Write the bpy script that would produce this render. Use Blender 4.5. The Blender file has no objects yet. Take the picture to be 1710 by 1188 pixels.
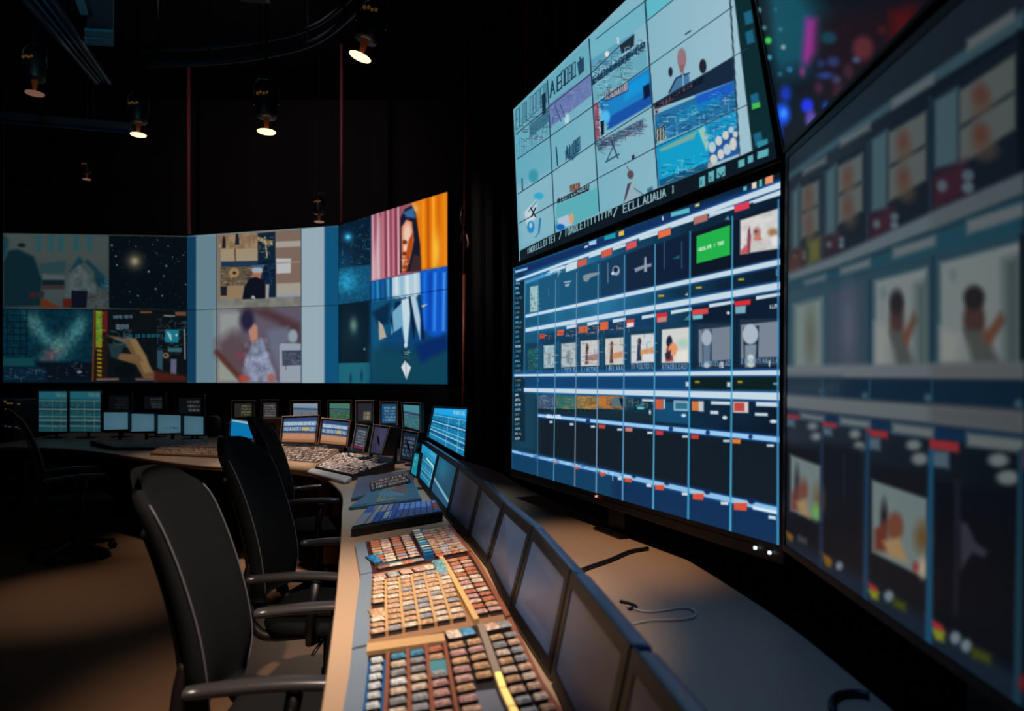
import bpy, math, random
import numpy as np
from mathutils import Vector, Matrix
random.seed(7)
rng = np.random.default_rng(11)
F, CX, HY, H = 1100.0, 855.0, 630.0, 1.48      # focal length in px, principal column, horizon row, eye height
C = bpy.context.scene.collection
def P(px, py, Y): return Vector(((px-CX)/F*Y, Y, H-(py-HY)/F*Y))
def Pz(px, py, z):
    Y = F*(H-z)/(py-HY); return Vector(((px-CX)/F*Y, Y, z))
def lin(c):
    return tuple(((v/255)/12.92 if v/255 <= .04045 else ((v/255+.055)/1.055)**2.4) for v in c[:3])

# ------------------------------------------------------------------ materials
MATS = {}
def mat(name, rgb, rough=.6, metal=0., noise=0., nscale=40., emit=None, estr=1., spec=.5, bump=0., alpha=1.):
    if name in MATS: return MATS[name]
    m = bpy.data.materials.new(name); m.use_nodes = True
    nt = m.node_tree; b = nt.nodes['Principled BSDF']
    b.inputs['Base Color'].default_value = (*lin(rgb), 1)
    b.inputs['Roughness'].default_value = rough; b.inputs['Metallic'].default_value = metal
    b.inputs['Specular IOR Level'].default_value = spec
    if noise or bump:
        tc = nt.nodes.new('ShaderNodeTexCoord'); n = nt.nodes.new('ShaderNodeTexNoise')
        n.inputs['Scale'].default_value = nscale; n.inputs['Detail'].default_value = 4
        nt.links.new(tc.outputs['Object'], n.inputs['Vector'])
        if noise:
            mx = nt.nodes.new('ShaderNodeMix'); mx.data_type = 'RGBA'
            c = lin(rgb)
            mx.inputs[6].default_value = (*[v*(1-noise) for v in c], 1)
            mx.inputs[7].default_value = (*[min(1, v*(1+noise)) for v in c], 1)
            nt.links.new(n.outputs['Fac'], mx.inputs[0]); nt.links.new(mx.outputs[2], b.inputs['Base Color'])
        if bump:
            bp = nt.nodes.new('ShaderNodeBump'); bp.inputs['Strength'].default_value = bump
            bp.inputs['Distance'].default_value = .002
            nt.links.new(n.outputs['Fac'], bp.inputs['Height']); nt.links.new(bp.outputs['Normal'], b.inputs['Normal'])
    if emit:
        b.inputs['Emission Color'].default_value = (*lin(emit), 1); b.inputs['Emission Strength'].default_value = estr
    if alpha < 1: b.inputs['Alpha'].default_value = alpha
    MATS[name] = m; return m
def screen_mat():
    if 'screen_picture' in MATS: return MATS['screen_picture']
    m = bpy.data.materials.new('screen_picture'); m.use_nodes = True; nt = m.node_tree
    b = nt.nodes['Principled BSDF']
    b.inputs['Base Color'].default_value = (.004, .004, .005, 1); b.inputs['Roughness'].default_value = .35
    b.inputs['Specular IOR Level'].default_value = .12
    a = nt.nodes.new('ShaderNodeAttribute'); a.attribute_name = 'picture'
    nt.links.new(a.outputs['Color'], b.inputs['Emission Color']); b.inputs['Emission Strength'].default_value = 1
    MATS['screen_picture'] = m; return m
def print_mat(name='printed_surface', rough=.5):
    if name in MATS: return MATS[name]
    m = bpy.data.materials.new(name); m.use_nodes = True; nt = m.node_tree
    b = nt.nodes['Principled BSDF']; b.inputs['Roughness'].default_value = rough
    a = nt.nodes.new('ShaderNodeAttribute'); a.attribute_name = 'picture'
    nt.links.new(a.outputs['Color'], b.inputs['Base Color'])
    MATS[name] = m; return m

BLK = mat('black_plastic', (14,15,18), .45, noise=.2)
HOUS = mat('monitor_housing', (22,25,31), .38, noise=.15)
RIM = mat('blue_black_rim', (44,70,108), .2, spec=.8)
WOODR = mat('tan_desk_laminate', (182,152,126), .42, noise=.05, nscale=120)
TRIMB = mat('grey_blue_edge', (120,135,152), .35, noise=.08, nscale=60)
FAB = mat('charcoal_fabric', (9,11,15), .85, noise=.25, nscale=300, bump=.3, spec=.2)
FABR = mat('brown_black_shell', (24,17,19), .5, noise=.2, spec=.3)
METAL = mat('grey_metal', (120,112,105), .3, .8)
DMETAL = mat('dark_metal', (34,35,38), .35, .6)
ARMP = mat('armrest_pad', (52,50,52), .28)
REDC = mat('red_cable', (200,84,92), .5)
COPP = mat('copper_pole', (176,92,66), .4, .3)

# ------------------------------------------------------------------ mesh builder
class MB:
    def __init__(s): s.v = []; s.f = []
    def add(s, vs, fs):
        o = len(s.v); s.v += [Vector(p) for p in vs]; s.f += [tuple(i+o for i in f) for f in fs]; return s
    def box(s, lo, hi, M=None):
        x0,y0,z0 = lo; x1,y1,z1 = hi
        vs = [Vector(p) for p in [(x0,y0,z0),(x1,y0,z0),(x1,y1,z0),(x0,y1,z0),(x0,y0,z1),(x1,y0,z1),(x1,y1,z1),(x0,y1,z1)]]
        if M: vs = [M @ v for v in vs]
        return s.add(vs, [(3,2,1,0),(4,5,6,7),(0,1,5,4),(1,2,6,5),(2,3,7,6),(3,0,4,7)])
    def hexa(s, a, b):      # a, b: matching quads (front, back)
        return s.add(list(a)+list(b), [(0,1,2,3),(7,6,5,4),(0,4,5,1),(1,5,6,2),(2,6,7,3),(3,7,4,0)])
    def tube(s, pts, r, n=10, cap=True):
        pts = [Vector(p) for p in pts]; rr = r if isinstance(r, (list, tuple)) else [r]*len(pts)
        o = len(s.v); up = Vector((0,0,1)); prev = None
        for i, p in enumerate(pts):
            t = (pts[min(i+1,len(pts)-1)]-pts[max(i-1,0)]).normalized()
            if prev is None:
                a = t.cross(up) if abs(t.dot(up)) < .95 else t.cross(Vector((1,0,0)))
            else: a = prev - t*prev.dot(t)
            a.normalize(); prev = a; b = t.cross(a)
            for k in range(n):
                th = 2*math.pi*k/n; s.v.append(p+(a*math.cos(th)+b*math.sin(th))*rr[i])
        for i in range(len(pts)-1):
            for k in range(n):
                s.f.append((o+i*n+k, o+i*n+(k+1)%n, o+(i+1)*n+(k+1)%n, o+(i+1)*n+k))
        if cap:
            s.f.append(tuple(o+k for k in range(n))[::-1]); s.f.append(tuple(o+(len(pts)-1)*n+k for k in range(n)))
        return s
    def lathe(s, prof, n=20, M=None):    # prof (r, z)
        o = len(s.v)
        for r, z in prof:
            for k in range(n):
                v = Vector((r*math.cos(2*math.pi*k/n), r*math.sin(2*math.pi*k/n), z)); s.v.append(M @ v if M else v)
        for i in range(len(prof)-1):
            for k in range(n): s.f.append((o+i*n+k, o+i*n+(k+1)%n, o+(i+1)*n+(k+1)%n, o+(i+1)*n+k))
        s.f.append(tuple(o+k for k in range(n))[::-1]); s.f.append(tuple(o+(len(prof)-1)*n+k for k in range(n)))
        return s
    def grid(s, rows, close=False):
        o = len(s.v); n = len(rows[0])
        for r in rows: s.v += [Vector(p) for p in r]
        for i in range(len(rows)-1):
            for k in range(n-1 if not close else n):
                s.f.append((o+i*n+k, o+i*n+(k+1)%n, o+(i+1)*n+(k+1)%n, o+(i+1)*n+k))
        return s
    def build(s, name, m, parent=None, bevel=0, smooth=False, seg=2, subd=0):
        org = Vector(parent['_org']) if parent is not None and '_org' in parent else Vector((0,0,0))
        me = bpy.data.meshes.new(name); me.from_pydata([tuple(v-org) for v in s.v], [], s.f); me.update()
        me.materials.append(m)
        if smooth:
            me.polygons.foreach_set('use_smooth', [True]*len(me.polygons))
        ob = bpy.data.objects.new(name, me); C.objects.link(ob)
        ob['_org'] = tuple(org)
        if parent is not None: ob.parent = parent
        if bevel:
            md = ob.modifiers.new('bevel', 'BEVEL'); md.width = bevel; md.segments = seg; md.limit_method = 'ANGLE'
            md.angle_limit = math.radians(40)
        if subd:
            md = ob.modifiers.new('sub', 'SUBSURF'); md.levels = subd; md.render_levels = subd
        return ob
def thing(name, label, cat, loc=(0,0,0), group=None, kind=None):
    o = bpy.data.objects.new(name, None); C.objects.link(o); o.location = loc; o.empty_display_size = .05
    o['_org'] = tuple(loc)
    tag(o, label, cat, group, kind); return o
def tag(o, label=None, cat=None, group=None, kind=None):
    if label: o['label'] = label
    if cat: o['category'] = cat
    if group: o['group'] = group
    if kind: o['kind'] = kind
    return o
def solo(mb, name, m, label, cat, group=None, **kw):    # a one-mesh thing, origin moved to its base
    xs = [v.x for v in mb.v]; ys = [v.y for v in mb.v]; zs = [v.z for v in mb.v]
    org = Vector(((min(xs)+max(xs))/2, (min(ys)+max(ys))/2, min(zs)))
    mb.v = [v-org for v in mb.v]
    o = mb.build(name, m, None, **kw); o.location = org; return tag(o, label, cat, group)
def copy_tree(o, parent=None):
    c = o.copy(); C.objects.link(c)
    if parent is not None: c.parent = parent
    for ch in list(o.children): copy_tree(ch, c)
    return c

# ------------------------------------------------------------------ pictures shown on displays
def fbm(x, y, s, seed=0, oct=3):
    out = np.zeros_like(x); amp = 1; tot = 0
    for o in range(oct):
        xs = x/s*(2**o)+seed*17.3+o*31; ys = y/s*(2**o)+seed*9.1+o*57
        xi = np.floor(xs); yi = np.floor(ys); fx = xs-xi; fy = ys-yi
        fx = fx*fx*(3-2*fx); fy = fy*fy*(3-2*fy)
        def h(a, b):
            v = np.sin(a*127.1+b*311.7+seed*3.3)*43758.5453; return v-np.floor(v)
        out += amp*((h(xi,yi)*(1-fx)+h(xi+1,yi)*fx)*(1-fy)+(h(xi,yi+1)*(1-fx)+h(xi+1,yi+1)*fx)*fy)
        tot += amp; amp *= .5
    return out/tot
class Cv:
    """colour raster on a display surface; X, Y are the drawing coordinates of every cell"""
    def __init__(s, X, Y, k=None):
        s.X = X; s.Y = Y; s.c = np.zeros(X.shape+(3,)); s.k = k or (lambda x, y: (x, y)); s.ks = 1.; s.sm = 1.
    def sc(s, scale, ox, oy): s.k = lambda x, y: (ox+x/scale, oy+y/scale); s.ks = scale; return s
    def fill(s, col): s.c[:] = col
    def mix(s, a, col, sl=None):
        c = s.c if sl is None else s.c[sl]
        col = np.asarray(col, float)
        c += (col-c)*a[..., None]
    def bbox(s, pts, pad):
        x0 = min(p[0] for p in pts)-pad; x1 = max(p[0] for p in pts)+pad
        y0 = min(p[1] for p in pts)-pad; y1 = max(p[1] for p in pts)+pad
        m = (s.X >= x0) & (s.X <= x1) & (s.Y >= y0) & (s.Y <= y1)
        r = np.flatnonzero(m.any(1)); c = np.flatnonzero(m.any(0))
        if len(r) == 0: return None
        return (slice(r[0], r[-1]+1), slice(c[0], c[-1]+1))
    def poly(s, pts, col, soft=1.2, a=1.):
        pts = [s.k(*p) for p in pts]; soft = soft*s.sm
        sl = s.bbox(pts, soft+1)
        if sl is None: return s
        X = s.X[sl]; Y = s.Y[sl]; ins = np.zeros(X.shape, bool); d = np.full(X.shape, 1e9)
        n = len(pts)
        for i in range(n):
            x0, y0 = pts[i]; x1, y1 = pts[(i+1) % n]
            dx, dy = x1-x0, y1-y0; L = dx*dx+dy*dy+1e-9
            t = np.clip(((X-x0)*dx+(Y-y0)*dy)/L, 0, 1)
            d = np.minimum(d, np.hypot(X-x0-t*dx, Y-y0-t*dy))
            if abs(dy) > 1e-9:
                cr = ((y0 > Y) != (y1 > Y)) & (X < dx*(Y-y0)/dy+x0); ins ^= cr
        al = np.clip(.5+np.where(ins, d, -d)/soft, 0, 1)*a
        s.mix(al, col, sl); return s
    def line(s, p0, p1, w, col, w1=None, soft=1.2, a=1.):
        x0, y0 = s.k(*p0); x1, y1 = s.k(*p1); w1 = w if w1 is None else w1; soft = soft*s.sm
        sl = s.bbox([(x0,y0),(x1,y1)], max(w, w1)+soft+1)
        if sl is None: return s
        X = s.X[sl]; Y = s.Y[sl]; dx, dy = x1-x0, y1-y0; L = dx*dx+dy*dy+1e-9
        t = np.clip(((X-x0)*dx+(Y-y0)*dy)/L, 0, 1)
        d = np.hypot(X-x0-t*dx, Y-y0-t*dy); hw = (w+(w1-w)*t)/2
        s.mix(np.clip(.5+(hw-d)/soft, 0, 1)*a, col, sl); return s
    def ell(s, c, rx, ry, col, soft=1.2, a=1., rot=0.):
        cx, cy = s.k(*c); rx /= s.ks; ry /= s.ks; soft = soft*s.sm
        sl = s.bbox([(cx-max(rx,ry),cy-max(rx,ry)),(cx+max(rx,ry),cy+max(rx,ry))], soft+1)
        if sl is None: return s
        X = s.X[sl]-cx; Y = s.Y[sl]-cy; co, si = math.cos(rot), math.sin(rot)
        r = np.hypot((X*co+Y*si)/rx, (-X*si+Y*co)/ry)
        s.mix(np.clip(.5+(1-r)*min(rx,ry)/soft, 0, 1)*a, col, sl); return s
    def glow(s, c, r, col, a=1., ry=None):
        cx, cy = s.k(*c); r /= s.ks; ry = r if ry is None else ry/s.ks
        al = np.exp(-(((s.X-cx)/r)**2+((s.Y-cy)/ry)**2))*a
        s.mix(al, col); return s
    def noise(s, amt, size, seed=0, region=None, oct=3, aniso=1.):
        n = fbm(s.X, s.Y*aniso, size, seed, oct)-.5
        f = (1+amt*2*n)
        if region is not None:
            pts = [s.k(*p) for p in region]
            sl = s.bbox(pts, 0)
            if sl is None: return s
            m = np.ones(s.X[sl].shape, bool)
            ins = np.zeros(m.shape, bool); X = s.X[sl]; Y = s.Y[sl]
            for i in range(len(pts)):
                x0, y0 = pts[i]; x1, y1 = pts[(i+1) % len(pts)]
                if abs(y1-y0) > 1e-9: ins ^= ((y0 > Y) != (y1 > Y)) & (X < (x1-x0)*(Y-y0)/(y1-y0)+x0)
            s.c[sl] *= np.where(ins, f[sl], 1)[..., None]
        else: s.c *= f[..., None]
        return s
    def speck(s, pts, cols, n, rmin, rmax, seed=0, soft=1., a=.9):      # many small strokes inside a quad (TL,TR,BR,BL)
        r = random.Random(seed); q = pts
        for i in range(n):
            u = r.random(); v = r.random()
            x = (q[0][0]*(1-u)+q[1][0]*u)*(1-v)+(q[3][0]*(1-u)+q[2][0]*u)*v
            y = (q[0][1]*(1-u)+q[1][1]*u)*(1-v)+(q[3][1]*(1-u)+q[2][1]*u)*v
            an = r.choice([0, 0, 1.57, r.uniform(-.6,.6)]); L = r.uniform(rmin, rmax)*s.ks
            s.line((x,y), (x+math.cos(an)*L, y+math.sin(an)*L), r.uniform(.8,1.8), r.choice(cols), soft=1.4, a=a*.62)
        return s
    def glyphs(s, p0, p1, h, n, col, seed=0, w=1.3, a=1., up=None):     # a line of unreadable sign-like strokes
        r = random.Random(seed); up = up or (0, -1)
        dx = (p1[0]-p0[0])/n; dy = (p1[1]-p0[1])/n
        for i in range(n):
            bx = p0[0]+dx*i; by = p0[1]+dy*i; k = r.randrange(6); g = .62
            def q(u, v): return (bx+dx*u*g+up[0]*h*v, by+dy*u*g+up[1]*h*v)
            S = {0:[((0,0),(0,1)),((1,0),(1,1)),((0,1),(1,1))], 1:[((.4,0),(.4,1))], 2:[((0,0),(0,1)),((0,0),(1,0))],
                 3:[((0,0),(.5,1)),((.5,1),(1,0)),((.2,.4),(.8,.4))], 4:[((0,0),(0,1)),((0,1),(1,1)),((0,.5),(.8,.5)),((0,0),(1,0))],
                 5:[((0,0),(0,1)),((1,0),(1,1)),((0,0),(1,0)),((0,1),(1,1))]}[k]
            for a0, a1 in S: s.line(q(*a0), q(*a1), w, col, soft=1., a=a)
        return s
FONT = {'A':[((0,0),(.5,1)),((.5,1),(1,0)),((.2,.4),(.8,.4))],'D':[((0,0),(0,1)),((0,1),(.7,1)),((.7,1),(1,.5)),((1,.5),(.7,0)),((.7,0),(0,0))],
 'E':[((0,0),(0,1)),((0,1),(1,1)),((0,.5),(.8,.5)),((0,0),(1,0))],'F':[((0,0),(0,1)),((0,1),(1,1)),((0,.5),(.8,.5))],
 'I':[((.4,0),(.4,1))],'L':[((0,0),(0,1)),((0,0),(1,0))],'M':[((0,0),(0,1)),((0,1),(.5,.4)),((.5,.4),(1,1)),((1,1),(1,0))],
 'N':[((0,0),(0,1)),((0,1),(1,0)),((1,0),(1,1))],'O':[((0,.2),(0,.8)),((0,.8),(.3,1)),((.3,1),(.8,1)),((.8,1),(1,.8)),((1,.8),(1,.2)),((1,.2),(.7,0)),((.7,0),(.3,0)),((.3,0),(0,.2))],
 'R':[((0,0),(0,1)),((0,1),(.9,1)),((.9,1),(.9,.5)),((.9,.5),(0,.5)),((.4,.5),(1,0))],'T':[((.5,0),(.5,1)),((0,1),(1,1))],
 'C':[((1,1),(.2,1)),((.2,1),(0,.7)),((0,.7),(0,.3)),((0,.3),(.2,0)),((.2,0),(1,0))],'K':[((0,0),(0,1)),((0,.4),(1,1)),((.3,.6),(1,0))],
 'P':[((0,0),(0,1)),((0,1),(1,1)),((1,1),(1,.5)),((1,.5),(0,.5))],'/':[((0,0),(1,1))],'U':[((0,1),(0,0)),((0,0),(1,0)),((1,0),(1,1))],
 'S':[((1,1),(0,1)),((0,1),(0,.5)),((0,.5),(1,.5)),((1,.5),(1,0)),((1,0),(0,0))],'V':[((0,1),(.5,0)),((.5,0),(1,1))],'0':[((0,0),(0,1)),((0,1),(1,1)),((1,1),(1,0)),((1,0),(0,0))],
 'H':[((0,0),(0,1)),((1,0),(1,1)),((0,.5),(1,.5))],'X':[((0,0),(1,1)),((0,1),(1,0))],'J':[((1,1),(1,0)),((1,0),(0,.1))]}
def text(cv, t, p0, p1, h0, h1, col, w=1.4, up=(0,-1)):     # letters laid along p0 -> p1, height h0 -> h1
    n = len(t); tot = sum(1-.0*i for i in range(n))
    for i, ch in enumerate(t):
        if ch == ' ': continue
        u0 = (i/n); u1 = u0+.68/n; hh = h0+(h1-h0)*u0
        # letters grow with the line: ease positions towards the far end
        g = h1/h0; f = (lambda u: u if abs(g-1) < .05 else (g**u-1)/(g-1))
        a0, a1 = f(u0), f(u1)
        for s0, s1 in FONT[ch]:
            def q(p): u = a0+(a1-a0)*p[0]; return (p0[0]+(p1[0]-p0[0])*u+up[0]*hh*p[1], p0[1]+(p1[1]-p0[1])*u+up[1]*hh*p[1])
            cv.line(q(s0), q(s1), w*(hh/h0)**.5, col, soft=1.)

def picture_mesh(name, quad, nx, ny, paint, parent, off=.003, uvmode=False, material=None):
    """a flat grid over quad (TL,TR,BR,BL) whose points carry the displayed colours"""
    TL, TR, BR, BL = [np.array(p) for p in quad]
    n = np.cross(TR-TL, BL-TL); n /= np.linalg.norm(n)
    if np.dot(n, np.array([0,0,H])-TL) < 0: n = -n
    u = np.linspace(0,1,nx)[None,:,None]; v = np.linspace(0,1,ny)[:,None,None]
    G = (TL*(1-u)+TR*u)*(1-v)+(BL*(1-u)+BR*u)*v+n*off
    if uvmode: cv = Cv(np.broadcast_to(u[...,0]*100,(ny,nx)).copy(), np.broadcast_to(v[...,0]*100,(ny,nx)).copy())
    else: cv = Cv(CX+F*G[...,0]/G[...,1], HY-F*(G[...,2]-H)/G[...,1])
    paint(cv)
    c = np.clip(cv.c, 0, 255)/255; c = np.where(c <= .04045, c/12.92, ((c+.055)/1.055)**2.4)
    org = np.array(parent['_org'])
    me = bpy.data.meshes.new(name)
    me.vertices.add(nx*ny); me.vertices.foreach_set('co', (G-org).reshape(-1).astype(np.float32))
    a = (np.arange(ny-1)[:,None]*nx+np.arange(nx-1)[None,:]).reshape(-1)
    quads = np.stack([a, a+nx, a+nx+1, a+1], 1)
    # face towards n
    e = np.cross(G[1,0]-G[0,0], G[0,1]-G[0,0])
    if np.dot(e, n) < 0: quads = quads[:, ::-1]
    nf = len(quads)
    me.loops.add(nf*4); me.loops.foreach_set('vertex_index', quads.reshape(-1).astype(np.int32))
    me.polygons.add(nf); me.polygons.foreach_set('loop_start', np.arange(0, nf*4, 4, dtype=np.int32))
    me.update(calc_edges=True)
    at = me.color_attributes.new('picture', 'FLOAT_COLOR', 'POINT')
    at.data.foreach_set('color', np.concatenate([c, np.ones(c.shape[:2]+(1,))], 2).reshape(-1).astype(np.float32))
    me.materials.append(material or screen_mat())
    o = bpy.data.objects.new(name, me); C.objects.link(o); o.parent = parent; o['_org'] = tuple(org)
    return o
def inset(quad, d):
    TL, TR, BR, BL = [Vector(p) for p in quad]
    ux = (TR-TL).normalized(); ux2 = (BR-BL).normalized(); uy = (BL-TL).normalized(); uy2 = (BR-TR).normalized()
    return [TL+ux*d+uy*d, TR-ux*d+uy2*d, BR-ux2*d-uy2*d, BL+ux2*d-uy*d]
def qnormal(quad):
    TL, TR, BR, BL = [Vector(p) for p in quad]
    n = (TR-TL).cross(BL-TL).normalized()
    return n if n.dot(Vector((0,0,H))-TL) > 0 else -n
def display(name, label, cat, quad, nx, ny, paint, bezel=.02, thick=.04, group=None, uvmode=False, foot=None, hm=None, bm=None, bev=.006, sname='screen', smat=None):
    """quad = outline of the lit screen"""
    quad = [Vector(p) for p in quad]; n = qnormal(quad)
    outer = inset(quad, -bezel)
    bot = (outer[2]+outer[3])/2
    root = thing(name, label, cat, (bot.x, bot.y, foot if foot is not None else bot.z), group)
    mb = MB(); mb.hexa([p-n*.001 for p in outer], [p-n*thick for p in outer]); mb.build('housing', hm or HOUS, root, bevel=bev)
    if bezel > .004:
        r = MB(); fo = [p-n*.002 for p in outer]; o2 = [p+n*.006 for p in outer]; i2 = [p+n*.006 for p in inset(quad, -.001)]; i1 = [p for p in inset(quad, -.001)]
        r.add(fo+o2+i2+i1, [(i,(i+1)%4,4+(i+1)%4,4+i) for i in range(4)]+[(4+i,4+(i+1)%4,8+(i+1)%4,8+i) for i in range(4)]+[(8+i,8+(i+1)%4,12+(i+1)%4,12+i) for i in range(4)])
        r.build('bezel', bm or BLK, root)
    if paint: picture_mesh(sname, quad, nx, ny, paint, root, uvmode=uvmode, material=smat)
    else:
        MB().hexa([p+n*.004 for p in quad], [p+n*.0005 for p in quad]).build(sname, smat, root)
    return root, outer, n
def stand(root, outer, n, zdesk, w=.03, base=True):
    """neck and foot behind a display, down to the desk top"""
    mid = (outer[0]+outer[1]+outer[2]+outer[3])/4 - n*.06
    hx = n.cross(Vector((0,0,1))).normalized(); nh = Vector((n.x,n.y,0)).normalized()
    def B(lo, hi, c): return Matrix.Translation(c) @ Matrix((( hx.x, nh.x, 0, 0),(hx.y, nh.y, 0, 0),(0,0,1,0),(0,0,0,1)))
    M = B(0,0,Vector((mid.x, mid.y, 0)))
    MB().box((-w/2,-.012,zdesk+.012),(w/2,.012,mid.z), M).build('neck', DMETAL, root, bevel=.003)
    bw = min(.11, (outer[1]-outer[0]).length*.35)
    MB().box((-bw,-.05,zdesk+.001),(bw,.07,zdesk+.013), M).build('foot', DMETAL, root, bevel=.004)
# ------------------------------------------------------------------ pictures
def bar(cv, p0, p1, h0, h1, col, edge=None, soft=1.5):      # a bright strip, (left centre, right centre, heights in crop units)
    if edge: cv.poly([(p0[0],p0[1]-h0*.75),(p1[0],p1[1]-h1*.75),(p1[0],p1[1]+h1*.75),(p0[0],p0[1]+h0*.75)], edge, soft=5, a=.8)
    cv.poly([(p0[0],p0[1]-h0/2),(p1[0],p1[1]-h1/2),(p1[0],p1[1]+h1/2),(p0[0],p0[1]+h0/2)], col, soft=soft)
def paint_upper(cv):
    cv.fill((112,178,194)); cv.sc(2.763, 840, 0); cv.sm = .75
    g = np.clip((cv.X-860)/380, 0, 1)[...,None]
    cv.c[:] = np.array([102,172,192])*(1-g)+np.array([160,194,208])*g
    cv.poly([(60,870),(225,790),(430,650),(435,830),(240,1075),(80,1155)], (134,184,200), soft=20)
    # first column
    cv.poly([(50,505),(205,370),(215,500),(60,620)], (98,164,184), soft=4)
    cv.speck([(60,560),(205,440),(212,620),(70,690)], [(40,80,105),(70,60,80),(160,200,210),(50,110,130)], 70, 3, 12, 3)
    cv.poly([(120,580),(210,500),(214,560),(122,640)], (30,74,100), soft=3, a=.6)
    cv.glyphs((60,600),(205,470), 90, 9, (30,60,86), 5, 1.1, .7); cv.glyphs((62,730),(212,620), 60, 10, (70,120,140), 6, 1., .6)
    cv.poly([(178,440),(196,425),(198,520),(182,535)], (24,44,64), soft=1.5)
    cv.ell((140,812), 22, 30, (60,150,170), soft=6); cv.line((88,825),(90,878), 2.2, (30,80,110))
    cv.poly([(98,980),(160,915),(150,1010),(110,1040)], (196,214,222), soft=5); cv.ell((165,905), 22, 16, (50,170,205), soft=4)
    cv.line((120,975),(155,930), 3, (120,160,175)); cv.line((128,960),(150,1000), 2.4, (30,50,60)); cv.line((150,960),(132,1000), 2.4, (30,50,60))
    cv.ell((128,1048), 17, 28, (40,140,200), soft=2.5); cv.ell((128,1040), 7, 12, (170,205,220), soft=2); cv.line((172,1010),(165,1075), 3.4, (40,130,180)); cv.line((165,1075),(150,1095),2.4,(60,150,190))
    # second column
    cv.poly([(205,370),(397,180),(402,330),(212,480)], (104,172,190), soft=3)
    cv.glyphs((218,450),(380,310), 66, 5, (28,54,78), 9, 2.4, .95); cv.poly([(342,290),(372,262),(375,325),(350,350)], (36,70,96), soft=2)
    cv.glyphs((270,400),(340,350), 70, 4, (30,60,84), 19, 1.6, .9)
    cv.poly([(213,480),(402,338),(408,440),(216,590)], (104,124,178), soft=3); cv.speck([(214,480),(402,350),(406,430),(216,560)], [(60,80,130),(150,160,200)], 40, 3, 10, 4, a=.7)
    cv.ell((295,550), 12, 26, (180,215,225), soft=4); cv.line((240,490),(268,560),1.4,(40,70,110)); cv.line((262,480),(286,540),1.2,(40,70,110))
    cv.line((245,680),(252,765), 2.2, (28,66,90)); cv.poly([(285,700),(356,626),(358,690),(322,740),(290,730)], (58,110,136), soft=2.5)
    cv.glyphs((290,740),(358,690), 60, 4, (24,60,84), 12, 1.5, .9)
    cv.poly([(250,920),(398,852),(396,880),(250,940)], (30,44,56), soft=2); cv.glyphs((262,930),(396,868), 26, 10, (150,190,196), 3, 1.1)
    cv.poly([(308,856),(354,842),(356,876),(310,886)], (96,70,66), soft=2); cv.glyphs((312,882),(352,866), 24, 4, (170,130,110), 8, 1.1)
    cv.poly([(243,946),(435,866),(440,985),(245,1070)], (92,176,188), soft=4)
    cv.poly([(250,1010),(300,990),(320,1036),(262,1056)], (176,196,216), soft=3); cv.ell((316,1008), 11, 24, (214,164,120), soft=2.5); cv.ell((265,1048), 20, 14, (20,100,190), soft=3)
    # third column
    cv.poly([(397,180),(655,0),(660,105),(405,290)], (112,182,200), soft=3)
    cv.poly([(400,280),(600,152),(608,180),(560,240),(405,340)], (84,150,180), soft=3, a=.7)
    cv.poly([(538,210),(606,156),(604,212),(548,250)], (34,44,58), soft=2); cv.poly([(410,370),(655,190),(657,215),(412,395)], (30,70,100), soft=2)
    cv.speck([(408,300),(650,170),(655,240),(412,400)], [(20,46,70),(60,110,140),(190,220,230),(40,90,120)], 110, 3, 13, 21)
    cv.ell((480,250), 10, 14, (226,230,214), soft=3); cv.line((530,175),(532,200),3,(200,215,220)); cv.glyphs((415,390),(655,225), 34, 12, (20,50,74), 33, 1.5)
    cv.poly([(415,400),(600,270),(660,230),(668,310),(420,470)], (104,170,190), soft=3)
    cv.speck([(430,370),(600,270),(600,350),(430,450)], [(40,80,100),(80,90,90),(180,210,215)], 60, 3, 12, 23)
    cv.poly([(440,470),(676,310),(686,470),(480,585)], (30,130,200), soft=4); cv.poly([(560,400),(660,340),(680,350),(640,420),(560,470)], (24,150,220), soft=8)
    cv.poly([(480,600),(490,540),(684,430),(688,480),(500,592)], (26,84,170), soft=5); cv.poly([(646,400),(676,384),(680,440),(650,462)], (16,26,60), soft=3)
    cv.poly([(470,430),(575,380),(578,420),(472,470)], (48,52,80), soft=3); cv.glyphs((472,462),(576,415), 34, 9, (190,190,200), 4, 1.2)
    cv.poly([(420,480),(440,470),(446,640),(424,650)], (150,80,100), soft=2); cv.speck([(420,470),(470,440),(480,640),(428,660)], [(30,60,100),(200,220,230),(140,90,110)], 60, 3, 10, 25)
    cv.ell((474,540), 20, 30, (80,190,240), soft=6); cv.poly([(450,560),(466,556),(466,620),(452,626)], (14,30,50), soft=2)
    cv.poly([(430,660),(646,548),(646,595),(540,640),(440,700)], (60,92,118), soft=3, a=.8)
    cv.speck([(432,650),(646,545),(640,600),(440,710)], [(24,40,70),(110,70,100),(40,80,110),(150,180,190)], 130, 4, 14, 27)
    cv.line((500,650),(530,730), 2.4, (50,66,96)); cv.line((474,748),(535,712), 2.6, (50,90,120)); cv.line((515,660),(480,740),1.8,(50,80,110))
    cv.poly([(594,720),(606,712),(606,735),(596,740)], (30,30,40), soft=2)
    cv.ell((588,806), 15, 20, (96,76,84), soft=2.5); cv.poly([(570,850),(606,834),(612,870),(640,900),(552,940)], (150,176,190), soft=3)
    cv.poly([(574,850),(592,840),(570,910),(555,938)], (70,70,90), soft=2); cv.line((572,770),(584,790),2,(120,110,120)); cv.line((606,870),(650,900),2.4,(90,130,150))
    cv.poly([(664,872),(690,860),(692,885),(666,895)], (60,110,130), soft=4)
    # fourth column
    cv.poly([(655,0),(785,0),(662,98)], (96,188,204), soft=2)
    cv.line((842,158),(866,142), 2.6, (50,76,92))
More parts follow.
